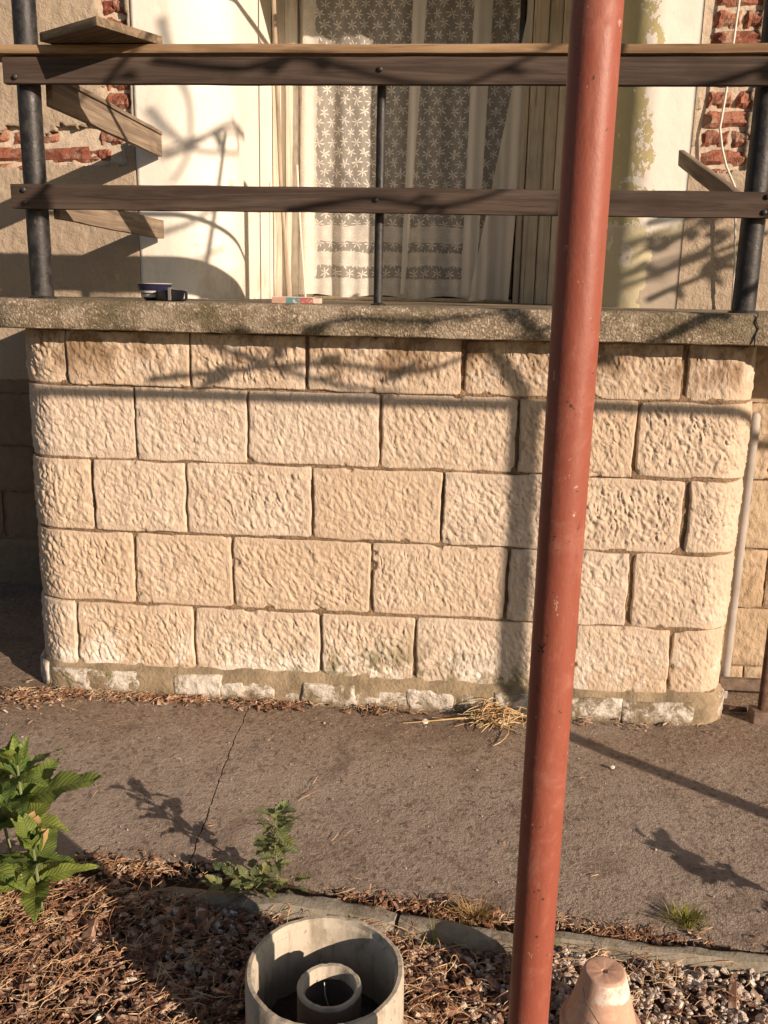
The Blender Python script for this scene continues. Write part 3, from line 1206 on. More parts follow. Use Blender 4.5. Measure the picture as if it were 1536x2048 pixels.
bvar = [brick_mesh(.236, .067, 150+k) for k in range(6)]
hvar = [brick_mesh(.115, .067, 160+k) for k in range(5)]


def put_brick(me, x, z):
    o = link('brick', me, M['brick'], house, (x, HY+.016+random.uniform(-.003, .006), z))
    o.rotation_euler = (random.uniform(-.03, .03), random.uniform(-.02, .02), random.uniform(-.03, .03))


for k in range(3):      # long rows bared at the left
    z = 1.955+.0755*k
    x = -2.66+(.12 if k % 2 else 0)
    while x < -1.72:
        if x > -2.45: put_brick(random.choice(bvar), x, z)
        x += .245
    put_brick(hvar[k % 5], -1.64 if k % 2 else -1.58, z)
for k in range(3, 11):  # quoin strip up beside the niche
    z = 1.955+.0755*k
    put_brick(random.choice(hvar), -1.540, z)
for k in range(0, 10):
    z = 1.965+.0765*k
    if k % 2:
        put_brick(random.choice(bvar), 1.105, z)
    else:
        put_brick(random.choice(hvar), 1.047, z)
        put_brick(random.choice(hvar), 1.172, z)

# stone basement courses of the house: left of the porch, and the nearer wall right of it
def flat_map(y0):
    return lambda s, off: (np.asarray(s, float)+0*np.asarray(off), y0-np.asarray(off))


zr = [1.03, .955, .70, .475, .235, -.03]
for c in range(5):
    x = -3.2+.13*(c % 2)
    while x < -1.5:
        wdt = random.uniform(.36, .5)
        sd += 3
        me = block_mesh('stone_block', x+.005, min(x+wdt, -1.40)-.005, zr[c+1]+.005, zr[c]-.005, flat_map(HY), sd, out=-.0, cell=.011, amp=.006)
        link('stone_block', me, M['stone_shaded'], house)
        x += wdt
link('mortar', bm_mesh('mortar', box_bm((-6, HY+.014, -.06), (-1.3, HY+.3, 1.0), 0)), M['mortar'], house)
zr = [1.305, 1.10, .825, .56, .33, .10, -.03]
xr_ = [[1.0, 1.33, 1.75, 2.2, 2.6], [1.0, 1.20, 1.62, 2.1, 2.6], [1.0, 1.31, 1.7, 2.2, 2.6], [1.0, 1.17, 1.6, 2.0, 2.6], [1.0, 1.30, 1.7, 2.1, 2.6], [1.0, 1.13, 1.24, 1.6, 2.6]]
for c in range(6):
    for a, b in zip(xr_[c][:-1], xr_[c][1:]):
        sd += 3
        me = block_mesh('stone_block', a+.004, b-.004, zr[c+1]+.004, zr[c]-.004, flat_map(.30), sd, cell=.008, amp=.007, wob=.007)
        link('stone_block', me, M['stone_house'], house)
link('mortar', bm_mesh('mortar', box_bm((.99, .314, -.06), (2.6, .6, 1.3155), 0)), M['mortar'], house)

# door with its weathered wooden frame, deep in the niche
door = thing('balcony_door', 'tall balcony door with peeling cream wooden frame set deep in the wall niche', 'door')
DZ0, DZ1 = 1.414, 3.2


def plank_z(x0, x1, y0, y1, mk, name, seed, parent=door, z0=DZ0, z1=DZ1):
    bm = box_bm((x0, y0, z0), (x1, y1, z1), .005, 2, 14, .002, seed)
    return link(name, bm_mesh(name, bm, True, 35), M[mk], parent)


plank_z(NXL+.004, -.985, DOOR_Y-.03, DOOR_Y+.06, 'frame_wood_l', 'frame_board', 1)
plank_z(-.980, -.915, DOOR_Y-.055, DOOR_Y+.05, 'frame_wood_l', 'frame_board', 2)
plank_z(-.911, -.84, DOOR_Y-.02, DOOR_Y+.04, 'frame_wood_l', 'frame_board', 3)
plank_z(.285, .315, DOOR_Y-.05, DOOR_Y+.04, 'frame_wood', 'frame_board', 4)
plank_z(.320, .395, DOOR_Y-.085, DOOR_Y+.04, 'frame_wood', 'frame_board', 5)
plank_z(.399, .465, DOOR_Y-.075, DOOR_Y+.04, 'frame_wood', 'frame_board', 6)
plank_z(.469, .55, DOOR_Y-.105, DOOR_Y+.06, 'frame_wood', 'frame_board', 7)
plank_z(.554, NXR-.004, DOOR_Y-.06, DOOR_Y+.06, 'frame_wood', 'frame_board', 8)
plank_z(-.835, .28, DOOR_Y+.0, DOOR_Y+.05, 'frame_wood', 'threshold', 9, door, 1.4145, 1.435)
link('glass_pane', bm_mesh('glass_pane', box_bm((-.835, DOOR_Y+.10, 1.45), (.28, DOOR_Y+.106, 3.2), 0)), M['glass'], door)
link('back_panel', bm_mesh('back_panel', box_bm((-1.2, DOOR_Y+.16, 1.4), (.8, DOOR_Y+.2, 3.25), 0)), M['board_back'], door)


# lace curtain
def curtain_mesh(name, f_left, f_right, z0, z1, y0, seed, amp=.018, freq=9, nx=110, nz=60):
    u = np.linspace(0, 1, nx)[:, None]
    z = np.linspace(z0, z1, nz)[None, :]
    xl_, xr__ = f_left(z), f_right(z)
    x = xl_+(xr__-xl_)*u
    g = .6+.4*(z1-z)/(z1-z0)
    y = y0+g*amp*(np.sin(x*freq*3.1+seed+.8*np.sin(z*1.2))+.6*np.sin(x*freq*6.7+seed*2+z*.5))+.006*fbm(x*12, z*5, 0, seed)
    zz = z+.008*np.sin(x*17+seed)*(z < z0+.05)+0*u
    return mesh_np(name, np.stack([x, y, zz], -1).reshape(-1, 3), grid_faces(nx, nz))


cur = thing('lace_curtain', 'white lace curtain with woven stars and plain hem bands hanging across the door', 'curtain')
k0 = lambda v: (lambda z: v+0*z)
link('curtain_panel', curtain_mesh('curtain_panel', lambda z: -.885-.02*(2.4-z), k0(.245), 1.437, 3.18, DOOR_Y-.085, 3), M['lace'], cur)
link('gathered_panel', curtain_mesh('gathered_panel', lambda z: .04+.17*(z-1.43), lambda z: .255+.035*(z-1.43), 1.425, 3.18, DOOR_Y-.13, 5, .010, 14, 40), M['net'], cur)
link('curtain_fold', curtain_mesh('curtain_fold', lambda z: -.335+.02*(z-1.4), lambda z: -.315+.055*(z-1.4), 1.45, 3.18, DOOR_Y-.118, 8, .006, 20, 12), M['net'], cur)
link('curtain_fold', curtain_mesh('curtain_fold', lambda z: -.005+.01*(z-1.4), lambda z: .075+.02*(z-1.4), 1.45, 3.18, DOOR_Y-.116, 9, .004, 18, 14), M['net'], cur)

# thin pole leaning beside the door and the thinner rod below it
tag(link('thin_pole', tube_mesh('thin_pole', [(-.885, 1.70, 1.414), (-.93, 1.75, 2.0), (-.975, 1.80, 3.0)], .011, 12), M['stick_wood']),
    'bare wooden stick leaning upright in the left corner of the door niche', 'stick')
tag(link('thin_rod', tube_mesh('thin_rod', [(-.83, 1.9, 1.414), (-.86, 1.93, 1.75), (-.885, 1.96, 2.1)], .006, 8), M['cable']),
    'thin pale rod leaning beside the left edge of the curtain', 'rod')

# ================================================================== RAILING
rail = thing('railing', 'balcony railing of weathered dark boards bolted to black pipe posts', 'railing')


def vboard(lo, hi, mk, name, seed, cuts=30, rough=.0035, parent=rail):
    return link(name, bm_mesh(name, box_bm(lo, hi, .004, 2, cuts, rough, seed), True, 40), M[mk], parent)


PX = (-1.399, -.270, .890)
for x, r, z1 in ((PX[0], .0365, 2.75), (PX[1], .0145, 2.10), (PX[2], .036, 2.75)):
    me = tube_mesh('post', [(x, 0.0, 1.405), (x, 0, 1.7), (x, 0, 2.0)] + ([(x+.002, 0, 2.3)] if z1 > 2.3 else []) + [(x, 0, z1)], r, 24)
    link('post', me, M['post'], rail)
    me = lathe('post_foot', [(r+.001, 1.4125), (r+.012, 1.414), (r+.009, 1.419), (r, 1.423)], 24)
    o = link('post_foot', me, M['post'], rail, (x, 0, 0))
tr = vboard((-1.450, -.066, 2.066), (.955, -.040, 2.143), 'rail_wood', 'top_rail', 501)
mr = vboard((-1.452, -.066, 1.695), (.955, -.040, 1.771), 'rail_wood', 'middle_rail', 503)
cp = vboard((-1.60, -.079, 2.150), (.965, .045, 2.176), 'cap_wood', 'cap_board', 505)


def bolt(x, z, parent, r=.008):
    me = lathe('bolt', [(0, -.006), (r*.6, -.006), (r, -.003), (r, .004), (0, .004)], 12)
    o = link('bolt', me, M['bolt'], parent, (x, -.069, z))
    o.rotation_euler = (math.radians(-90), 0, 0)


for x, z in ((PX[1], 2.107), (PX[0]-.01, 2.085)): bolt(x, z, tr)
for x, z in ((PX[1]-.005, 1.735), (-1.407, 1.752), (-1.405, 1.713), (.905, 1.757), (.90, 1.712)): bolt(x, z, mr)
# side boards back towards the house
def side_board(lo, hi, seed, label=None):
    o = vboard(lo, hi, 'side_wood', 'side_board', seed, 14, .004)
    if label: o['label'] = label
    return o


side_board((-1.362, .04, 2.020), (-1.338, 1.128, 2.108), 511)
side_board((-1.364, .04, 2.1085), (-1.330, 1.128, 2.124), 512)
side_board((-1.362, .04, 1.672), (-1.338, 1.12, 1.752), 513)
o = side_board((-.012, -.06, -.028), (.012, .93, .028), 514, 'short broken side board propped up at a slant')
for v in o.data.vertices:
    if v.co.y > .9: v.co.y -= (.028-v.co.z)*.5
o.location = (.868, .10, 1.757)
o.rotation_euler = (math.radians(16.2), 0, 0)

# loose plank on the railing corner
lp = box_bm((-.30, 0, 0), (.0, .245, .026), .003, 2, 12, .003, 521)
for v in lp.verts:      # broken notch in the end facing the sun
    if v.co.x > -.05: v.co.x -= .022*(v.co.y > .15)+.012*float(vnoise(v.co.y*60, 1.1))
o = link('loose_plank', bm_mesh('loose_plank', lp, True, 40), M['loose_wood'])
tag(o, 'loose short wide plank lying askew on top of the railing at upper left', 'plank')
LPO = o

# thin bar between the two tall posts (just above the picture)
tag(link('drying_bar', tube_mesh('drying_bar', [(PX[0], -.012, 2.385), (-.6, -.012, 2.382), (.2, -.012, 2.385), (PX[2], -.012, 2.385)], .011, 10), M['rust']),
    'thin iron drying bar fixed between the two tall black railing posts', 'bar')

# white cable down the right wall
cpts = [(1.09, 1.13, 3.3), (1.072, 1.12, 2.63), (1.066, 1.125, 2.45), (1.060, 1.13, 2.30), (1.046, 1.12, 2.15), (1.062, 1.115, 2.07), (1.085, 1.11, 2.0), (1.13, 1.10, 1.91), (1.16, 1.10, 1.6), (1.17, 1.11, 1.416)]
tag(link('cable', tube_mesh('cable', cpts, .005, 8), M['cable']), 'thin white cable hanging down over the bare bricks at right', 'cable')

# unseen pitched sheet added over the door, shaped to shade the niche top
shade_o = thing('shade_sheet', 'unseen pitched corrugated sheet added above the door to shade the niche', 'shade_sheet')
xs_ = np.linspace(-.25, 2.0, 120)
ys_ = np.linspace(.60, 1.14, 12)
X_, Y_ = np.meshgrid(xs_, ys_, indexing='ij')
Z_ = 3.145+.385*X_+.010*np.sin(X_*82)
V_ = np.stack([X_, Y_, Z_], -1).reshape(-1, 3)
F_ = grid_faces(120, 12)
link('sheet', mesh_np('sheet', np.vstack([V_, V_+np.array([0, 0, .004])]), np.vstack([F_, F_[:, ::-1]+len(V_)])), M['grey_pipe'], shade_o)
for x_ in (.5, 1.6):
    link('bracket', tube_mesh('bracket', [(x_, 1.16, 3.0+.385*x_), (x_, .85, 3.10+.385*x_), (x_, .62, 3.125+.385*x_)], .009, 8), M['rust'], shade_o)

# ------------------------------------------------------------------ small things on the slab
bowl = thing('striped_bowl', 'dark blue and white striped bowl standing on the porch slab', 'bowl', (-1.02, .02, 1.4145))
prof = [(0, .0), (.030, .0), (.036, .006), (.048, .028), (.056, .052), (.0585, .056), (.054, .054), (.045, .028), (.032, .010), (0, .008)]
bme = lathe('bowl_body', prof, 40)
mb = NT('striped_glaze')
zb = mb.sep(mb.objc())[2]
mk = mb.math('MAXIMUM', mb.math('MULTIPLY', mb.smooth(zb, .024, .025), mb.math('SUBTRACT', 1, mb.smooth(zb, .031, .032))),
             mb.math('MAXIMUM', mb.math('MULTIPLY', mb.smooth(zb, .010, .011), mb.math('SUBTRACT', 1, mb.smooth(zb, .020, .021))), mb.smooth(zb, .0535, .054)))
mb.col(mb.mix(mk, (.022, .022, .055), (.60, .58, .56)))
mb.rough(.3)
link('bowl_body', bme, mb.m, bowl)
case = thing('black_case', 'small crumpled glossy black case leaning in front of the striped bowl', 'case', (-.945, -.035, 1.4145))
bm = box_bm((-.05, -.018, 0), (.05, .018, .038), .010, 3, 10, .0)
for v in bm.verts:
    v.co.z += .007*float(vnoise(v.co.x*40, v.co.y*30, 3))*(v.co.z > .01)
    v.co.y += .006*float(vnoise(v.co.x*50, 7, v.co.z*60))
mc = NT('glossy_black'); mc.col((.012, .011, .012)); mc.rough(.22)
link('case_body', bm_mesh('case_body', bm, True, 60), mc.m, case)
mg = NT('scuffed_strap'); mg.col((.16, .15, .14)); mg.rough(.5)
link('strap', bm_mesh('strap', box_bm((-.006, -.0245, .002), (.004, .012, .043), .002)), mg.m, case)
o = thing('cigarette_box', 'flat small box with red and teal printed side lying before the curtain', 'box', (-.555, .04, 1.4145))
mx_ = NT('printed_card')
bx_ = mx_.sep(mx_.objc())
t1 = mx_.smooth(bx_[0], -.021, -.020)
t2 = mx_.smooth(bx_[0], .024, .025)
cc = mx_.mix(t1, (.45, .27, .20), (.10, .22, .23))
cc = mx_.mix(t2, cc, (.34, .11, .10))
cc = mx_.mix(mx_.smooth(mx_.noise(mx_.objc(), 90, 4, .7), .55, .62), cc, (.5, .42, .36))
topk = mx_.smooth(bx_[2], .0195, .020)
mx_.col(mx_.mix(topk, cc, (.62, .54, .46)))
link('box_body', bm_mesh('box_body', box_bm((-.068, -.03, 0), (.068, .03, .0215), .0015)), mx_.m, o)
link('open_flap', bm_mesh('open_flap', box_bm((.069, -.025, .001), (.092, .025, .018), .0015)), simple('plain_card', (.58, .48, .38), .8, .15, 20), o)

# ================================================================== PIPES AT THE RIGHT CORNER
o = thing('conduit', 'pale grey vertical pipe standing against the right corner of the porch', 'pipe', (1.04, .235, 0))
link('pipe', tube_mesh('pipe', [(0, 0, -.02), (0, 0, .5), (.002, 0, 1.03), (.0, 0, 1.05)], [.017, .017, .017, .017], 16), M['grey_pipe'], o)
link('pipe_cap', lathe('pipe_cap', [(0, 1.075), (.012, 1.072), (.019, 1.06), (.0195, .965), (.0175, .96)], 18), M['grey_pipe'], o)
o = thing('iron_post', 'rusty iron gate post with a square foot at the right edge', 'post', (1.118, .045, 0))
link('post', tube_mesh('post', [(0, 0, .03), (.0, 0, .6), (.0, .0, 1.25)], .014, 14), M['rust'], o)
link('foot', bm_mesh('foot', box_bm((-.034, -.034, -.02), (.034, .034, .045), .005, 2, 0, .003, 3)), M['iron_foot'], o)
link('bar', bm_mesh('bar', box_bm((-.115, .125, .055), (.3, .15, .10), .003, 2, 4, .002, 4)), M['iron_foot'], o)
link('bar', bm_mesh('bar', box_bm((-.10, .035, .012), (-.035, .052, .028), .003)), M['rust'], o)

# ================================================================== RED PIPE FRAME
fr = thing('pipe_frame', 'rust red painted steel pipe frame whose pole stands in front of the porch', 'pole', (.142, -1.849, 0))
FY = 0.0
for x in (0, 2.43, 4.9):
    link('pole', tube_mesh('pole', [(x, 0, -.06), (x, 0, .7), (x, 0, 1.4), (x, 0, 2.06)], .0297, 40), M['red'], fr)
link('crossbar', tube_mesh('crossbar', [(-.03, 0, 2.065), (1.2, 0, 2.065), (2.4, 0, 2.065), (4.93, 0, 2.065)], .017, 20), M['red'], fr)

# ================================================================== PLANTER, POT
PC = (-.214, -1.515)
o = thing('planter_ring', 'round cement pipe section standing upright on the bed as a planter', 'planter', (PC[0], PC[1], 0))
R0, R1, H = .1555, .137, .172
prof = [(R0-.002, -.04), (R0, .05), (R0, H-.006), (R0-.004, H), (R1+.007, H), (R1+.006, H-.012), (R1+.001, H-.016), (R1, H-.02), (R1-.001, -.04)]
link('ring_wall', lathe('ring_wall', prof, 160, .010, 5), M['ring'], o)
V = [(0, 0, .006)]
n = 40
for k in range(n):
    a = 2*math.pi*k/n
    V.append((R1*1.0*math.cos(a), R1*1.0*math.sin(a), .006+.01*random.random()))
link('soil', mesh_np('soil', V, [(0, 1+k, 1+(k+1) % n) for k in range(n)], False), M['dark_soil'], o)
o = thing('clay_pipe', 'short clay pipe standing on end inside the round planter', 'pipe', (-.203, -1.532, 0.012))
r0, r1, h = .0625, .051, .135
prof = [(r0-.001, -.002), (r0, .05), (r0, h-.004), (r0-.003, h), (r1+.002, h-.001), (r1, h-.006), (r1, -.002)]
link('pipe_wall', lathe('pipe_wall', prof[:2]+[(r0, h-.008)]+prof[6:] , 48, .008, 8), M['clay'], o)
link('pipe_rim', lathe('pipe_rim', [(r0-.001, h-.010), (r0+.0006, h-.004), (r0-.003, h), (r1+.002, h-.001), (r1-.001, h-.006), (r1-.001, h-.03)], 48, .010, 8), M['ring'], o)  # rim coloured paler than the body so it reads as sunlit
tag(link('plant_tie', tube_mesh('plant_tie', [(-.212, -1.515, .02), (-.206, -1.508, .07), (-.214, -1.512, .105), (-.217, -1.505, .128)], .0012, 5), M['cable']),
    'thin white string hanging inside the clay pipe', 'string')

o = thing('flower_pot', 'upside-down terracotta flower pot with a smear of white paint', 'pot', (.337, -1.438, 0))
prof = [(.079, -.02), (.081, .028), (.079, .032), (.070, .033), (.069, .04), (.0425, .145), (.040, .149), (.036, .150), (.014, .1485), (.0065, .1475), (.006, .13), (.034, .135), (.07, .02), (.078, -.02)]
link('pot_body', lathe('pot_body', prof, 48, .008, 9), M['pot'], o)
V, F = tube([(-.046, -.034, .135), (-.041, -.048, .115), (-.026, -.0615, .095), (-.010, -.070, .075)], [.0007, .0011, .0012, .0008], 5)
link('crack', mesh_np('crack', V, F), M['bolt'], o)

def chip_rim(me, zmin, depth, seed):
    for v in me.vertices:
        if v.co.z > zmin:
            a = math.atan2(v.co.y, v.co.x)
            n = float(vnoise(math.cos(a)*7, math.sin(a)*7, 0, seed))+.7*float(vnoise(math.cos(a)*19, math.sin(a)*19, v.co.z*60, seed+1))
            v.co.z -= depth*max(0, n-.25)
            k = 1-.006*max(0, n-.35)
            v.co.x *= k; v.co.y *= k


chip_rim(bpy.data.objects['ring_wall'].data, H-.02, .0035, 3)
chip_rim(bpy.data.objects['pipe_rim'].data, .12, .003, 5)

# ================================================================== EDGING
ed = thing('garden_edging', 'curving low concrete edging strip between the path and the bed', 'edging')


def edging_piece(pts, w0, h, seed, n=26, sink=0.0):
    P = np.array(pts, float)
    d = np.concatenate([[0], np.cumsum(np.linalg.norm(np.diff(P, axis=0), axis=1))])
    t = np.linspace(0, d[-1], n)
    x = np.interp(t, d, P[:, 0]); y = np.interp(t, d, P[:, 1])
    T = np.stack([np.gradient(x), np.gradient(y)], 1)
    T /= np.linalg.norm(T, axis=1, keepdims=True)
    N = np.stack([-T[:, 1], T[:, 0]], 1)
    V = []
    for i in range(n):
        e = 1-.35*max(0, 1-min(i, n-1-i)/1.5)
        for a, z in ((-1, -.05), (-1.02, h-.012), (-.82, h-.002), (-.3, h), (.3, h+.001), (.82, h-.002), (1.02, h-.012), (1, -.05)):
            k = .0065*float(fbm(t[i]*18+a*3, z*20, 0, seed))
            q = w0*.5*a*e
            V.append((x[i]+N[i, 0]*(q+k), y[i]+N[i, 1]*(q+k), z*(.93 if e < 1 and z > 0 else 1)+k*.8-sink*max(0, 1-i/(n*.55))))
    m_ = 8
    F = [tuple(f) for f in grid_faces(n, m_)]
    F += [tuple(range(m_))[::-1], tuple((n-1)*m_+k for k in range(m_))]
    F = [f[::-1] for f in F]
    return link('edging_stone', sharp(mesh_np('edging_stone', V, F), 45), M['edging'], ed)


edging_piece([(-.74, -1.078), (-.57, -1.108), (-.40, -1.126), (-.25, -1.138), (-.098, -1.165)], .054, .027, 601, 40, .045)
edging_piece([(-.088, -1.163), (.02, -1.180), (.10, -1.196), (.185, -1.205)], .048, .024, 602)
edging_piece([(.215, -1.175), (.33, -1.184), (.45, -1.193), (.60, -1.200), (.78, -1.206)], .030, .020, 603)
edging_piece([(.786, -1.207), (1.1, -1.225), (1.7, -1.25)], .034, .020, 604)
edging_piece([(-1.7, -1.03), (-1.2, -1.05), (-.95, -1.062)], .05, .012, 605)


# ================================================================== LITTER
def instances(tmplV, tmplF, pos, scale, rot, jitter=None):
    """tmplV (n,3), pos (m,3), scale (m,3), rot (m,3,3) -> joined arrays"""
    n = len(tmplV)
    m = len(pos)
    V = tmplV[None]*scale[:, None, :]
    if jitter is not None: V = V*jitter[:, :, None]
    V = np.einsum('mij,mnj->mni', rot, V)+pos[:, None, :]
    F = tmplF[None]+(np.arange(m)*n)[:, None, None]
    return V.reshape(-1, 3), F.reshape(-1, tmplF.shape[1])


def rots(m, tilt=1.0):
    a = RNG.uniform(0, 2*np.pi, m)
    b = RNG.uniform(-1, 1, m)*tilt
    c = RNG.uniform(-1, 1, m)*tilt
    ca, sa, cb, sb, cc, sc = np.cos(a), np.sin(a), np.cos(b), np.sin(b), np.cos(c), np.sin(c)
    R = np.zeros((m, 3, 3))
    R[:, 0, 0] = ca*cb; R[:, 0, 1] = ca*sb*sc-sa*cc; R[:, 0, 2] = ca*sb*cc+sa*sc
    R[:, 1, 0] = sa*cb; R[:, 1, 1] = sa*sb*sc+ca*cc; R[:, 1, 2] = sa*sb*cc-ca*sc
    R[:, 2, 0] = -sb; R[:, 2, 1] = cb*sc; R[:, 2, 2] = cb*cc
    return R


bm = bmesh.new()
bmesh.ops.create_icosphere(bm, subdivisions=1, radius=1)
ICO_V = np.array([v.co for v in bm.verts]); ICO_F = np.array([[v.index for v in f.verts] for f in bm.faces])
bm.free()
CUBE_V = np.array([(x, y, z) for x in (-1, 1) for y in (-1, 1) for z in (-1, 1)], float)
CUBE_F = np.array([(0, 1, 3, 2), (4, 6, 7, 5), (0, 4, 5, 1), (2, 3, 7, 6), (0, 2, 6, 4), (1, 5, 7, 3)])


def sample_bed(n, x0, x1, y0, y1, dens):
    out = []
    while sum(map(len, out)) < n:
        x = RNG.uniform(x0, x1, n*2); y = RNG.uniform(y0, y1, n*2)
        k = RNG.uniform(0, 1, n*2) < dens(x, y)
        k &= y < bed_edge(x)-.02
        for cx, cy, r in ((PC[0], PC[1], .165), (.337, -1.438, .085), (.142, -1.849, .035)):
            k &= (x-cx)**2+(y-cy)**2 > r*r
        out.append(np.stack([x[k], y[k]], 1))
    return np.concatenate(out)[:n]


def gravel_density(x, y):
    n = fbm(x*4, y*4, 0, 701)
    right = np.clip((x-.02)*6, 0, 1)*np.clip(.9+n*1.2-(.0), 0, 1)
    left = np.clip(.55+n*1.5, 0, 1)*np.clip((x+.85)*3, 0, 1)*np.clip((y+1.45)*5, .1, 1)
    return np.maximum(right, left*.55)


p = sample_bed(13500, -1.3, 2.0, -2.1, -1.0, gravel_density)
m = len(p)
s = RNG.lognormal(np.log(.0066), .36, m)
sc = np.stack([s*RNG.uniform(.8, 1.35, m), s*RNG.uniform(.7, 1.1, m), s*RNG.uniform(.5, .85, m)], 1)
pos = np.column_stack([p, -.014+RNG.uniform(-.004, .010, m)])
V, F = instances(ICO_V, ICO_F, pos, sc, rots(m, .7), RNG.uniform(.68, 1.22, (m, len(ICO_V))))
tag(link('gravel', mesh_np('gravel', V, F, False), M['gravel']), 'pale crushed gravel strewn over the garden bed', 'gravel', kind='stuff')


def chip_density(x, y):
    n = fbm(x*5, y*5, 0, 711)
    return np.clip(.8-.72*np.clip((x+.05)*3, 0, 1)+n*.45, .05, 1)


p = sample_bed(26000, -2.1, 1.6, -2.0, -.98, chip_density)
m = len(p)
s = RNG.lognormal(np.log(.0037), .5, m)
sc = np.stack([s*RNG.uniform(1.0, 3.2, m), s*RNG.uniform(.5, 1.0, m), s*RNG.uniform(.15, .45, m)], 1)
pos = np.column_stack([p, -.010+RNG.uniform(-.006, .012, m)])
V, F = instances(CUBE_V, CUBE_F, pos, sc, rots(m, .5), RNG.uniform(.65, 1.2, (m, 8)))
tag(link('bark_mulch', mesh_np('bark_mulch', V, F, False), M['chips']), 'reddish brown bark chips covering the garden bed', 'mulch', kind='stuff')


def straws(P, length, rad, lift, curl, seed=0, ang=None, seg=5):
    """curved three-sided stalks lying about"""
    m = len(P)
    a = RNG.uniform(0, 2*np.pi, m) if ang is None else ang
    L = length
    k = curl*RNG.normal(0, 1, m)
    t = np.linspace(-.5, .5, seg+1)
    th = a[:, None]+k[:, None]*(t[None, :]*2)
    dx = np.cumsum(np.cos(th), 1)/seg; dy = np.cumsum(np.sin(th), 1)/seg
    x = P[:, 0, None]+L[:, None]*(dx-dx.mean(1, keepdims=True))
    y = P[:, 1, None]+L[:, None]*(dy-dy.mean(1, keepdims=True))
    tl = RNG.normal(0, lift, m)
    arch = np.abs(RNG.normal(0, lift, m))
    z = P[:, 2, None]+tl[:, None]*t[None, :]+arch[:, None]*(1-4*t[None, :]**2)
    z = np.maximum(z, P[:, 2, None]-.002)
    C = np.stack([x, y, z], -1)
    N = np.stack([-np.sin(th), np.cos(th), np.zeros_like(th)], -1)
    r = rad[:, None]*np.clip(1.15-np.abs(t[None, :])*1.4, .35, 1)
    up_ = np.array([0, 0, 1.0])
    ring = np.stack([C+N*r[..., None], C-N*r[..., None]*.9, C+up_*r[..., None]*1.3], 2)   # m,seg+1,3,3
    V = ring.reshape(-1, 3)
    F = []
    base = (np.arange(m)*(seg+1)*3)[:, None]
    for i in range(seg):
        for q in range(3):
            q2 = (q+1) % 3
            F.append(base+np.array([[i*3+q, i*3+q2, (i+1)*3+q2, (i+1)*3+q]]))
    return V, np.concatenate(F, 0)


def straw_density(x, y):
    n = fbm(x*4, y*4, 0, 721)
    a = np.clip(.55-.47*np.clip((x+.1)*4, 0, 1)+n*.75, .03, 1)
    return a*np.clip(1.1-(y+1.5)*.9, .35, 1)


p = sample_bed(7000, -2.1, 1.5, -2.0, -1.0, straw_density)
m = len(p)
P3 = np.column_stack([p, .004+RNG.uniform(-.006, .016, m)])
V, F = straws(P3, RNG.lognormal(np.log(.042), .62, m), RNG.uniform(.0004, .0013, m), .007, .55)
tag(link('straw_litter', mesh_np('straw_litter', V, F, False), M['straw']), 'dry straw and needle litter over the garden bed', 'straw', kind='stuff')

# litter collected between path and edging, along the wall foot, and odd bits on the path
pts = []
x = RNG.uniform(-.95, .95, 1700)
pe, be = path_edge(x), bed_edge(x)
y = be+.03+(pe-be-.02)*RNG.beta(1.4, 1.6, len(x))+RNG.normal(0, .012, len(x))
k = (RNG.uniform(0, 1, len(x)) < np.clip(.30+1.1*fbm(x*5, 2.0, 0, 731), .03, 1))
pts.append(np.column_stack([x[k], y[k], np.full(k.sum(), -.010)+RNG.uniform(0, .016, k.sum())]))
x = np.concatenate([RNG.normal(-1.33, .06, 70), RNG.normal(-1.02, .11, 240), RNG.normal(-.62, .07, 110), RNG.uniform(-1.5, .9, 90), RNG.normal(-.25, .08, 40)])
y = -.036-np.abs(RNG.normal(0, .026, len(x)))
pts.append(np.column_stack([x, y, np.full(len(x), .004)+RNG.uniform(0, .012, len(x))]))
x = np.concatenate([RNG.normal(-1.47, .07, 170)]); y = RNG.normal(-.10, .045, len(x))
pts.append(np.column_stack([x, y, np.full(len(x), .004)+RNG.uniform(0, .012, len(x))]))
pp = np.concatenate(pts)
m = len(pp)
V, F = straws(pp, RNG.lognormal(np.log(.030), .5, m), RNG.uniform(.0005, .0013, m), .006, .7)
tag(link('dry_litter', mesh_np('dry_litter', V, F, False), M['straw']), 'wisps of dry grass gathered along the wall foot and path edge', 'litter', kind='stuff')
kx = RNG.uniform(0, 1, m) < .8
q = pp[kx]+np.column_stack([RNG.normal(0, .012, kx.sum()), RNG.normal(0, .008, kx.sum()), RNG.uniform(-.006, 0, kx.sum())])
m = len(q)
s = RNG.lognormal(np.log(.0042), .4, m)
sc = np.stack([s*RNG.uniform(1, 2.2, m), s*RNG.uniform(.5, 1.0, m), s*RNG.uniform(.2, .5, m)], 1)
V, F = instances(CUBE_V, CUBE_F, q, sc, rots(m, .6), RNG.uniform(.65, 1.2, (m, 8)))
tag(link('leaf_crumbs', mesh_np('leaf_crumbs', V, F, False), M['chips']), 'brown leaf crumbs along the wall foot and the path edge', 'litter', kind='stuff')
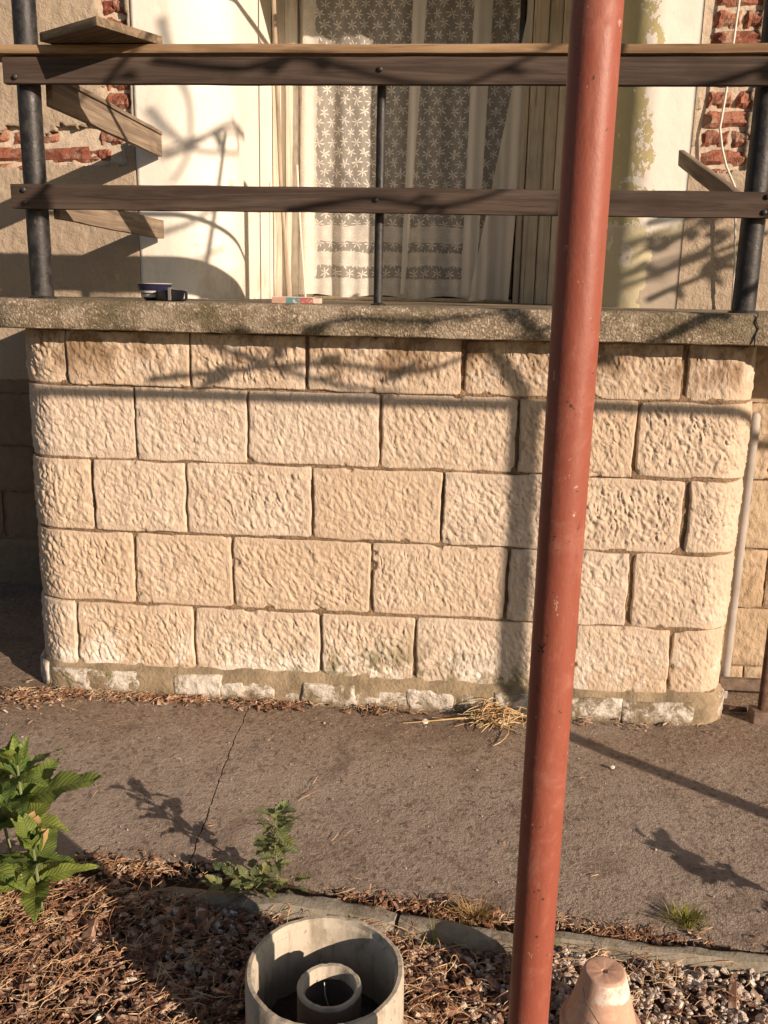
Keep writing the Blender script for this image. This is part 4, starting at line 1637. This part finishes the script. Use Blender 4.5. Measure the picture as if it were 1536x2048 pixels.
# grit and twigs scattered on the path
x = RNG.uniform(-1.6, 1.5, 420); y = RNG.uniform(-1.05, -.06, 420)
s = RNG.lognormal(np.log(.0017), .45, 420)
sc = np.stack([s*1.2, s, s*.7], 1)
V, F = instances(ICO_V, ICO_F, np.column_stack([x, y, np.full(420, .002)]), sc, rots(420, .7), RNG.uniform(.7, 1.2, (420, 12)))
tag(link('path_grit', mesh_np('path_grit', V, F, False), varied('path_grit', [(.14, .10, .08), (.25, .20, .16), (.34, .29, .24), (.55, .49, .42)], .9, 50)), 'grit scattered over the rough concrete path', 'grit', kind='stuff')
x = RNG.uniform(-1.6, 1.5, 60); y = RNG.uniform(-1.05, -.06, 60)
V, F = straws(np.column_stack([x, y, np.full(60, .005)]), RNG.lognormal(np.log(.035), .5, 60), RNG.uniform(.0006, .0013, 60), .003, .4)
tag(link('path_twigs', mesh_np('path_twigs', V, F, False), M['straw']), 'short dry twigs scattered over the concrete path', 'twigs', kind='stuff')


def pebble(x, y, r, label, seed):
    V = ICO_V*(1+.18*vnoise(ICO_V[:, 0]*2, ICO_V[:, 1]*2, ICO_V[:, 2]*2, seed))[:, None]*np.array([r, r*.8, r*.75])
    bm = bmesh.new()
    vs = [bm.verts.new(v) for v in V]
    for f in ICO_F: bm.faces.new([vs[i] for i in f])
    bmesh.ops.subdivide_edges(bm, edges=list(bm.edges), cuts=1, smooth=.6)
    o = link('pebble', bm_mesh('pebble', bm, True, 30), simple('white_pebble_%d' % seed, (.62, .57, .50), .8, .15, 40), None, (x, y, r*.6))
    tag(o, label, 'pebble', 'white pebbles lying on the path')


pebble(-.068, -.122, .013, 'white pebble lying on the path near the wall foot', 3)
pebble(.535, -.36, .009, 'small white pebble beside the long pole shadow on the path', 4)

# heap of dry stalks beside the wall foot
P3 = np.column_stack([RNG.normal(.185, .040, 150), RNG.normal(-.090, .030, 150), RNG.uniform(.006, .045, 150)])
V, F = straws(P3, RNG.lognormal(np.log(.095), .4, 150), RNG.uniform(.0012, .0025, 150), .014, .7)
V2, F2 = straws(np.array([[.02, -.105, .012], [.20, -.20, .008], [.08, -.09, .014]]), np.array([.34, .16, .26]), np.array([.0026, .002, .002]), .012, .5, ang=np.array([.28, 1.1, .1]))
o = link('stalk_heap', mesh_np('stalk_heap', np.vstack([V, V2]), np.vstack([F, F2+len(V)]), False), varied('pale_stalks', [(.36, .22, .10), (.52, .37, .19), (.62, .48, .28)], .8, 25, 0))
tag(o, 'small heap of dry straw stalks against the wall foot beside the pole', 'straw heap')


# ================================================================== PLANTS
def leaf_mesh(name, L, W, seed, droop=.25, fold=.25, teeth=0.0, shape=.45, nu=9):
    us = np.linspace(0, 1, nu)
    V = []
    for u in us:
        w_ = W*(math.sin(math.pi*u**shape))**.85 if 0 < u < 1 else 0.0005
        w_ = max(w_, .0006)
        if teeth and 0 < u < 1: w_ *= 1+teeth*(1 if int(round(u*(nu-1))) % 2 else -.6)
        x = L*u
        z0 = -droop*L*u*u + .12*L*u
        for s_ in (-1, -.5, 0, .5, 1):
            y = s_*w_*.5
            z = z0+abs(s_)*w_*.5*fold+.030*L*math.sin(u*15+seed*1.7+s_*1.3)*abs(s_)**1.5+.012*L*math.sin(u*31+seed+s_*3)*abs(s_)
            V.append((x, y, z))
    return mesh_np(name, V, grid_faces(nu, 5))


def put_leaf(me, parent, base, az, tilt, mat, rollv=0.0, scale=1.0):
    o = link('leaf', me, mat, parent)
    R = Matrix.Rotation(az, 4, 'Z') @ Matrix.Rotation(-tilt, 4, 'Y') @ Matrix.Rotation(rollv, 4, 'X')
    o.matrix_local = Matrix.Translation(base) @ R @ Matrix.Scale(scale, 4)
    return o


def stem(parent, pts, r0, r1, mat='stem'):
    n = len(pts)
    return link('stem', tube_mesh('stem', pts, [r0+(r1-r0)*i/(n-1) for i in range(n)], 7), M[mat], parent)


big = [leaf_mesh('leaf', .160-.010*(k % 3), .078-.007*(k % 4), k, .10+.14*(k % 4), .10+.16*(k % 3), .04+.02*(k % 3), .60+.03*(k % 4), 17) for k in range(8)]
young = [leaf_mesh('leaf', .085, .036, k+5, .05, .5, 0, .6, 9) for k in range(2)]
rl = random.Random(3)
lpl = thing('leafy_plant', 'tall broad-leaved green plant at the left edge of the bed', 'plant', (-.965, -1.185, -.01))
tops = []
for sx, sy, hh, lean in ((.0, .0, .37, (-.03, .02)), (-.05, .03, .33, (-.07, .03)), (.03, -.03, .20, (.0, -.02)), (-.06, -.05, .20, (-.05, -.02))):
    pts = [Vector((sx+lean[0]*t, sy+lean[1]*t, hh*t)) for t in (0, .35, .7, 1)]
    stem(lpl, pts, .0045, .003)
    lv = [.60, .78, .91, 1.0] if hh > .25 else [.50, .78, 1.0]
    for i, t in enumerate(lv):
        nleaf = 5 if t < 1 else 6
        for k in range(nleaf):
            az = 2*math.pi*k/nleaf+i*1.1+rl.uniform(-.3, .3)+sx*9
            p_ = Vector((sx+lean[0]*t, sy+lean[1]*t, hh*t))
            last = t == 1.0
            me = rl.choice(young) if last and k > 1 else rl.choice(big)
            put_leaf(me, lpl, p_, az, rl.uniform(.7, 1.15) if last else rl.uniform(.05, .5), M['leaf_big'], rl.uniform(-.35, .35), rl.uniform(.6, .95) if not last else rl.uniform(.55, .85))
put_leaf(big[0], lpl, Vector((.0, 0, .30)), .05, .30, M['leaf_big'], .2, 1.2)
dm = leaf_mesh('leaf', .06, .03, 2, .8, .8, .1)
for k in range(4):
    put_leaf(dm, lpl, Vector((.0+.01*k, -.01, .26-.01*k)), rl.uniform(-1, 1), -.9, M['leaf_dry'], rl.uniform(-.5, .5), .8)

weed_l = [leaf_mesh('leaf', .056, .034, k, .2, .35, .2, .62, 12) for k in range(3)]
wd = thing('goosefoot_weed', 'slender grey-green weed growing from the path edge behind the round planter', 'plant', (-.405, -1.062, -.005))
pts = [Vector((0, 0, 0)), Vector((.004, .0, .07)), Vector((-.002, .003, .14)), Vector((.002, .0, .215))]
stem(wd, pts, .0028, .0014)
for i in range(27):
    t = .32+.68*(i/26)**.9
    z = .215*t
    az = i*2.4+rl.uniform(-.4, .4)
    sc_ = (.45+.85*math.sin(math.pi*min(1, (t-.2)/.95)))*rl.uniform(.6, 1.1)
    d_ = rl.uniform(.006, .022)
    b_ = Vector((d_*math.cos(az), d_*math.sin(az), z+d_*.5))
    stem(wd, [Vector((0, 0, z)), b_*.5+Vector((0, 0, z*.5+.001)), b_], .0009, .0007)
    put_leaf(rl.choice(weed_l), wd, b_, az, rl.uniform(-.3, .8), M['leaf_weed'], rl.uniform(-.6, .6), max(.4, sc_*.9))
bs = thing('rosette_weed', 'low leafy weed spreading on the edging left of the slender weed', 'plant', (-.475, -1.085, -.005))
for i in range(46):
    az = i*2.4+rl.uniform(-.4, .4)
    d_ = rl.uniform(0, .085)
    put_leaf(rl.choice(weed_l), bs, Vector((d_*math.cos(az)*1.3+.02, d_*math.sin(az)*.5, rl.uniform(.012, .05))), az, rl.uniform(-.1, .8), M['leaf_weed'], rl.uniform(-.4, .4), rl.uniform(.5, .95))
for dx in (-.03, .0, .04): stem(bs, [Vector((0, 0, 0)), Vector((dx*.6, 0, .02)), Vector((dx, .0, .04))], .0018, .001)
# weed beyond the right edge of the picture, seen by its shadow on the path
rwm = [leaf_mesh('leaf', .105, .055, k, .2, .3, .12, .6, 11) for k in range(3)]
rw = thing('tall_weed', 'tall leafy weed at the right end of the bed', 'plant', (1.20, -1.235, -.01))
stem(rw, [Vector((0, 0, 0)), Vector((.01, 0, .11)), Vector((.0, .01, .20)), Vector((.005, .0, .27))], .004, .0018)
for i in range(20):
    t = .25+.75*i/19
    put_leaf(rl.choice(rwm), rw, Vector((.003, .003, .27*t)), i*2.4, rl.uniform(.0, .6), M['leaf_weed'], rl.uniform(-.4, .4), rl.uniform(.5, .95))


def tuft(name, loc, n, hgt, spread, mat, label, cat, seed):
    r_ = random.Random(seed)
    V, F = [], []
    for i in range(n):
        a = r_.uniform(0, 6.28); q = r_.uniform(0, spread)
        b0 = Vector((q*math.cos(a)*.6, q*math.sin(a)*.4, 0))
        L = hgt*r_.uniform(.5, 1.1); ln = r_.uniform(.3, 1.3)
        wv_ = Vector((-math.sin(a), math.cos(a), 0))*.0018
        bb = len(V)
        for t in (0, .35, .7, 1):
            c_ = b0+Vector((math.cos(a)*L*ln*t*t, math.sin(a)*L*ln*t*t, L*t*(1-.35*t*ln*.6)))
            V += [c_-wv_*(1.1-t), c_+wv_*(1.1-t)]
        for k in range(3): F.append((bb+2*k, bb+2*k+1, bb+2*k+3, bb+2*k+2))
    o = link(name, mesh_np(name, V, F), M[mat], None, loc)
    return tag(o, label, cat)


tuft('grass_tuft', (.595, -1.075, 0), 170, .032, .085, 'leaf_grass', 'low yellow-green grass tuft at the path edge right of the red pole', 'grass', 1)
tuft('dry_tuft', (.09, -1.115, 0), 110, .040, .085, 'leaf_dry', 'dry pale grass tuft at the path edge left of the red pole', 'grass', 2)
tuft('grass_sprig', (-.005, -1.215, -.01), 9, .065, .012, 'leaf_grass', 'small green grass sprig in front of the curving edging', 'grass', 3)

# ================================================================== SHADE VINE ON THE FRAME (unseen; added, canes shaped to dapple the porch)
sv = thing('shade_vine', 'unseen vine with a few leaves, added to dapple the porch with shade', 'vine', (2.57, -1.849, 0))


def back(P, Y):
    """point on the frame plane that shades P"""
    P = Vector(P)
    t = (P.y-Y)
    return P+Vector((1.27, -1.0, .52))*t


def cane(targets, Y, r0=.011, r1=.006, name='cane'):
    pts = [back(P, Y+.05*math.sin(i*1.7)) for i, P in enumerate(targets)]
    off = Vector((2.57, -1.849, 0))
    # resample smoothly
    out = []
    for i in range(len(pts)-1):
        p0 = pts[max(i-1, 0)]; p1 = pts[i]; p2 = pts[i+1]; p3 = pts[min(i+2, len(pts)-1)]
        for t in (0, .25, .5, .75):
            out.append(.5*((2*p1)+(-p0+p2)*t+(2*p0-5*p1+4*p2-p3)*t*t+(-p0+3*p1-3*p2+p3)*t**3)-off)
    out.append(pts[-1]-off)
    n = len(out)
    link(name, tube_mesh(name, out, [r0+(r1-r0)*i/(n-1) for i in range(n)], 8), M['vine'], sv)
    return out


CANES = [
    [(-.50, -.10, 1.33), (-.36, -.10, 1.37), (-.15, -.1, 1.37), (.10, -.1, 1.40), (.4, -.1, 1.50), (.8, -.05, 1.62)],
    [(-1.05, 0, 1.15), (-.75, 0, 1.19), (-.45, 0, 1.22), (-.15, 0, 1.20), (.05, 0, 1.27), (.3, -.1, 1.37)],
    [(-.85, 0, 1.28), (-.60, 0, 1.20), (-.40, 0, 1.15), (-.2, 0, 1.13)],
    [(-1.42, -.07, 1.70), (-1.33, -.07, 1.76), (-1.24, -.07, 1.90), (-1.12, -.07, 2.06), (-1.03, -.08, 2.15), (-.8, 0, 2.4)],
    [(.55, -.1, 1.30), (.66, -.1, 1.36), (.80, -.07, 1.47), (.92, -.07, 1.72), (1.0, 0, 1.9)],
    [(.62, -.07, 2.05), (.75, -.07, 2.08), (.95, -.07, 2.15), (1.2, 0, 2.25)],
    [(-.95, -.08, 2.14), (-.70, -.07, 2.11), (-.5, -.07, 2.14), (-.1, -.07, 2.06), (.15, -.07, 2.13), (.5, 0, 2.3)],
    [(-.55, -.07, 1.70), (-.3, -.07, 1.74), (-.08, -.07, 1.72), (.12, -.07, 1.77), (.4, 0, 1.9)],
    [(-1.35, 1.15, 2.02), (-1.2, 1.15, 2.08), (-1.05, 1.3, 2.2), (-.6, 1.15, 2.35), (0, 0, 2.6)],
    [(.60, 1.25, 1.62), (.78, 1.15, 1.70), (.95, 1.15, 1.74), (1.15, 1.15, 1.85), (1.4, 0, 2.0)],
    [(.70, 1.16, 1.50), (.9, 1.15, 1.58), (1.05, 1.15, 1.66), (1.2, .5, 1.8)],
]
# more unseen canes, placed to streak the house wall with shade
NEAR = [
    [(.62, 1.30, 1.70), (.78, 1.17, 1.76), (.95, 1.15, 1.80), (1.12, 1.15, 1.84), (1.4, .9, 1.95)],
    [(.64, 1.28, 1.62), (.80, 1.16, 1.66), (.94, 1.15, 1.72), (1.08, 1.15, 1.82), (1.25, 1.1, 1.9)],
    [(.66, 1.25, 1.55), (.84, 1.15, 1.57), (.98, 1.15, 1.63), (1.14, 1.15, 1.72), (1.4, .9, 1.85)],
    [(.80, 1.16, 1.44), (.92, 1.15, 1.50), (1.06, 1.15, 1.56), (1.2, 1.15, 1.66), (1.4, .9, 1.75)],
    [(-1.40, 1.15, 2.22), (-1.30, 1.15, 2.12), (-1.18, 1.2, 2.05), (-1.06, 1.4, 2.08), (-.9, 1.2, 2.3)],
    [(-1.33, 1.15, 2.58), (-1.28, 1.15, 2.40), (-1.21, 1.16, 2.25), (-1.22, 1.16, 2.05), (-1.30, 1.15, 1.92)],
    [(-1.36, 1.15, 1.70), (-1.22, 1.17, 1.75), (-1.10, 1.25, 1.86), (-.9, 1.2, 2.0)],
    [(-.72, 2.1, 2.10), (-.62, 2.1, 2.02), (-.55, 2.1, 1.90), (-.5, 2.1, 1.75)],
]
vl = [leaf_mesh('leaf', .11, .10, k, .3, .2, .12, .5, 8) for k in range(2)]
rv = random.Random(5)
for i, c in enumerate(CANES):
    out = cane(c, -1.85 if i % 2 else -1.95, .012 if i < 8 else .016, .006)
    for k in range(3 if i != 1 else 5):
        q = out[rv.randrange(2, len(out)-1)]
        put_leaf(rv.choice(vl), sv, q, rv.uniform(0, 6.28), rv.uniform(-.8, .3), M['leaf_dry'], rv.uniform(-.6, .6), rv.uniform(.5, .9))
for i, c in enumerate(NEAR):
    out = cane(c, (-.62 if i % 2 else -.75) if i < 4 else -2.0-.1*(i % 2), .015 if i < 4 else .013, .007)
    for k in range(4 if i < 4 else 0):
        q = out[rv.randrange(1, len(out)-1)]
        put_leaf(rv.choice(vl), sv, q, rv.uniform(0, 6.28), rv.uniform(-.8, .3), M['leaf_dry'], rv.uniform(-.6, .6), rv.uniform(.5, .9))
for a_, b_ in (((.2, 0, 2.2), (1.2, 1.1, 2.75)), ((-.2, .1, 2.3), (-1.2, 1.2, 3.15))):
    link('cane', tube_mesh('cane', [a_, ((a_[0]+b_[0])/2, (a_[1]+b_[1])/2, (a_[2]+b_[2])/2+.08), b_], [.016, .013, .01], 8), M['vine'], sv)
link('trunk', tube_mesh('trunk', [(-.07, .055, -.05), (-.066, .05, .5), (-.06, .055, 1.1), (-.066, .05, 1.7), (-.05, .03, 2.1), (-.2, .0, 2.35)], [.035, .03, .028, .026, .022, .016], 10), M['vine'], sv)

# loose plank placement
LPO.location = (-1.062, -.262, 2.1785)
LPO.rotation_euler = (0, 0, math.atan2(-.56, .83))
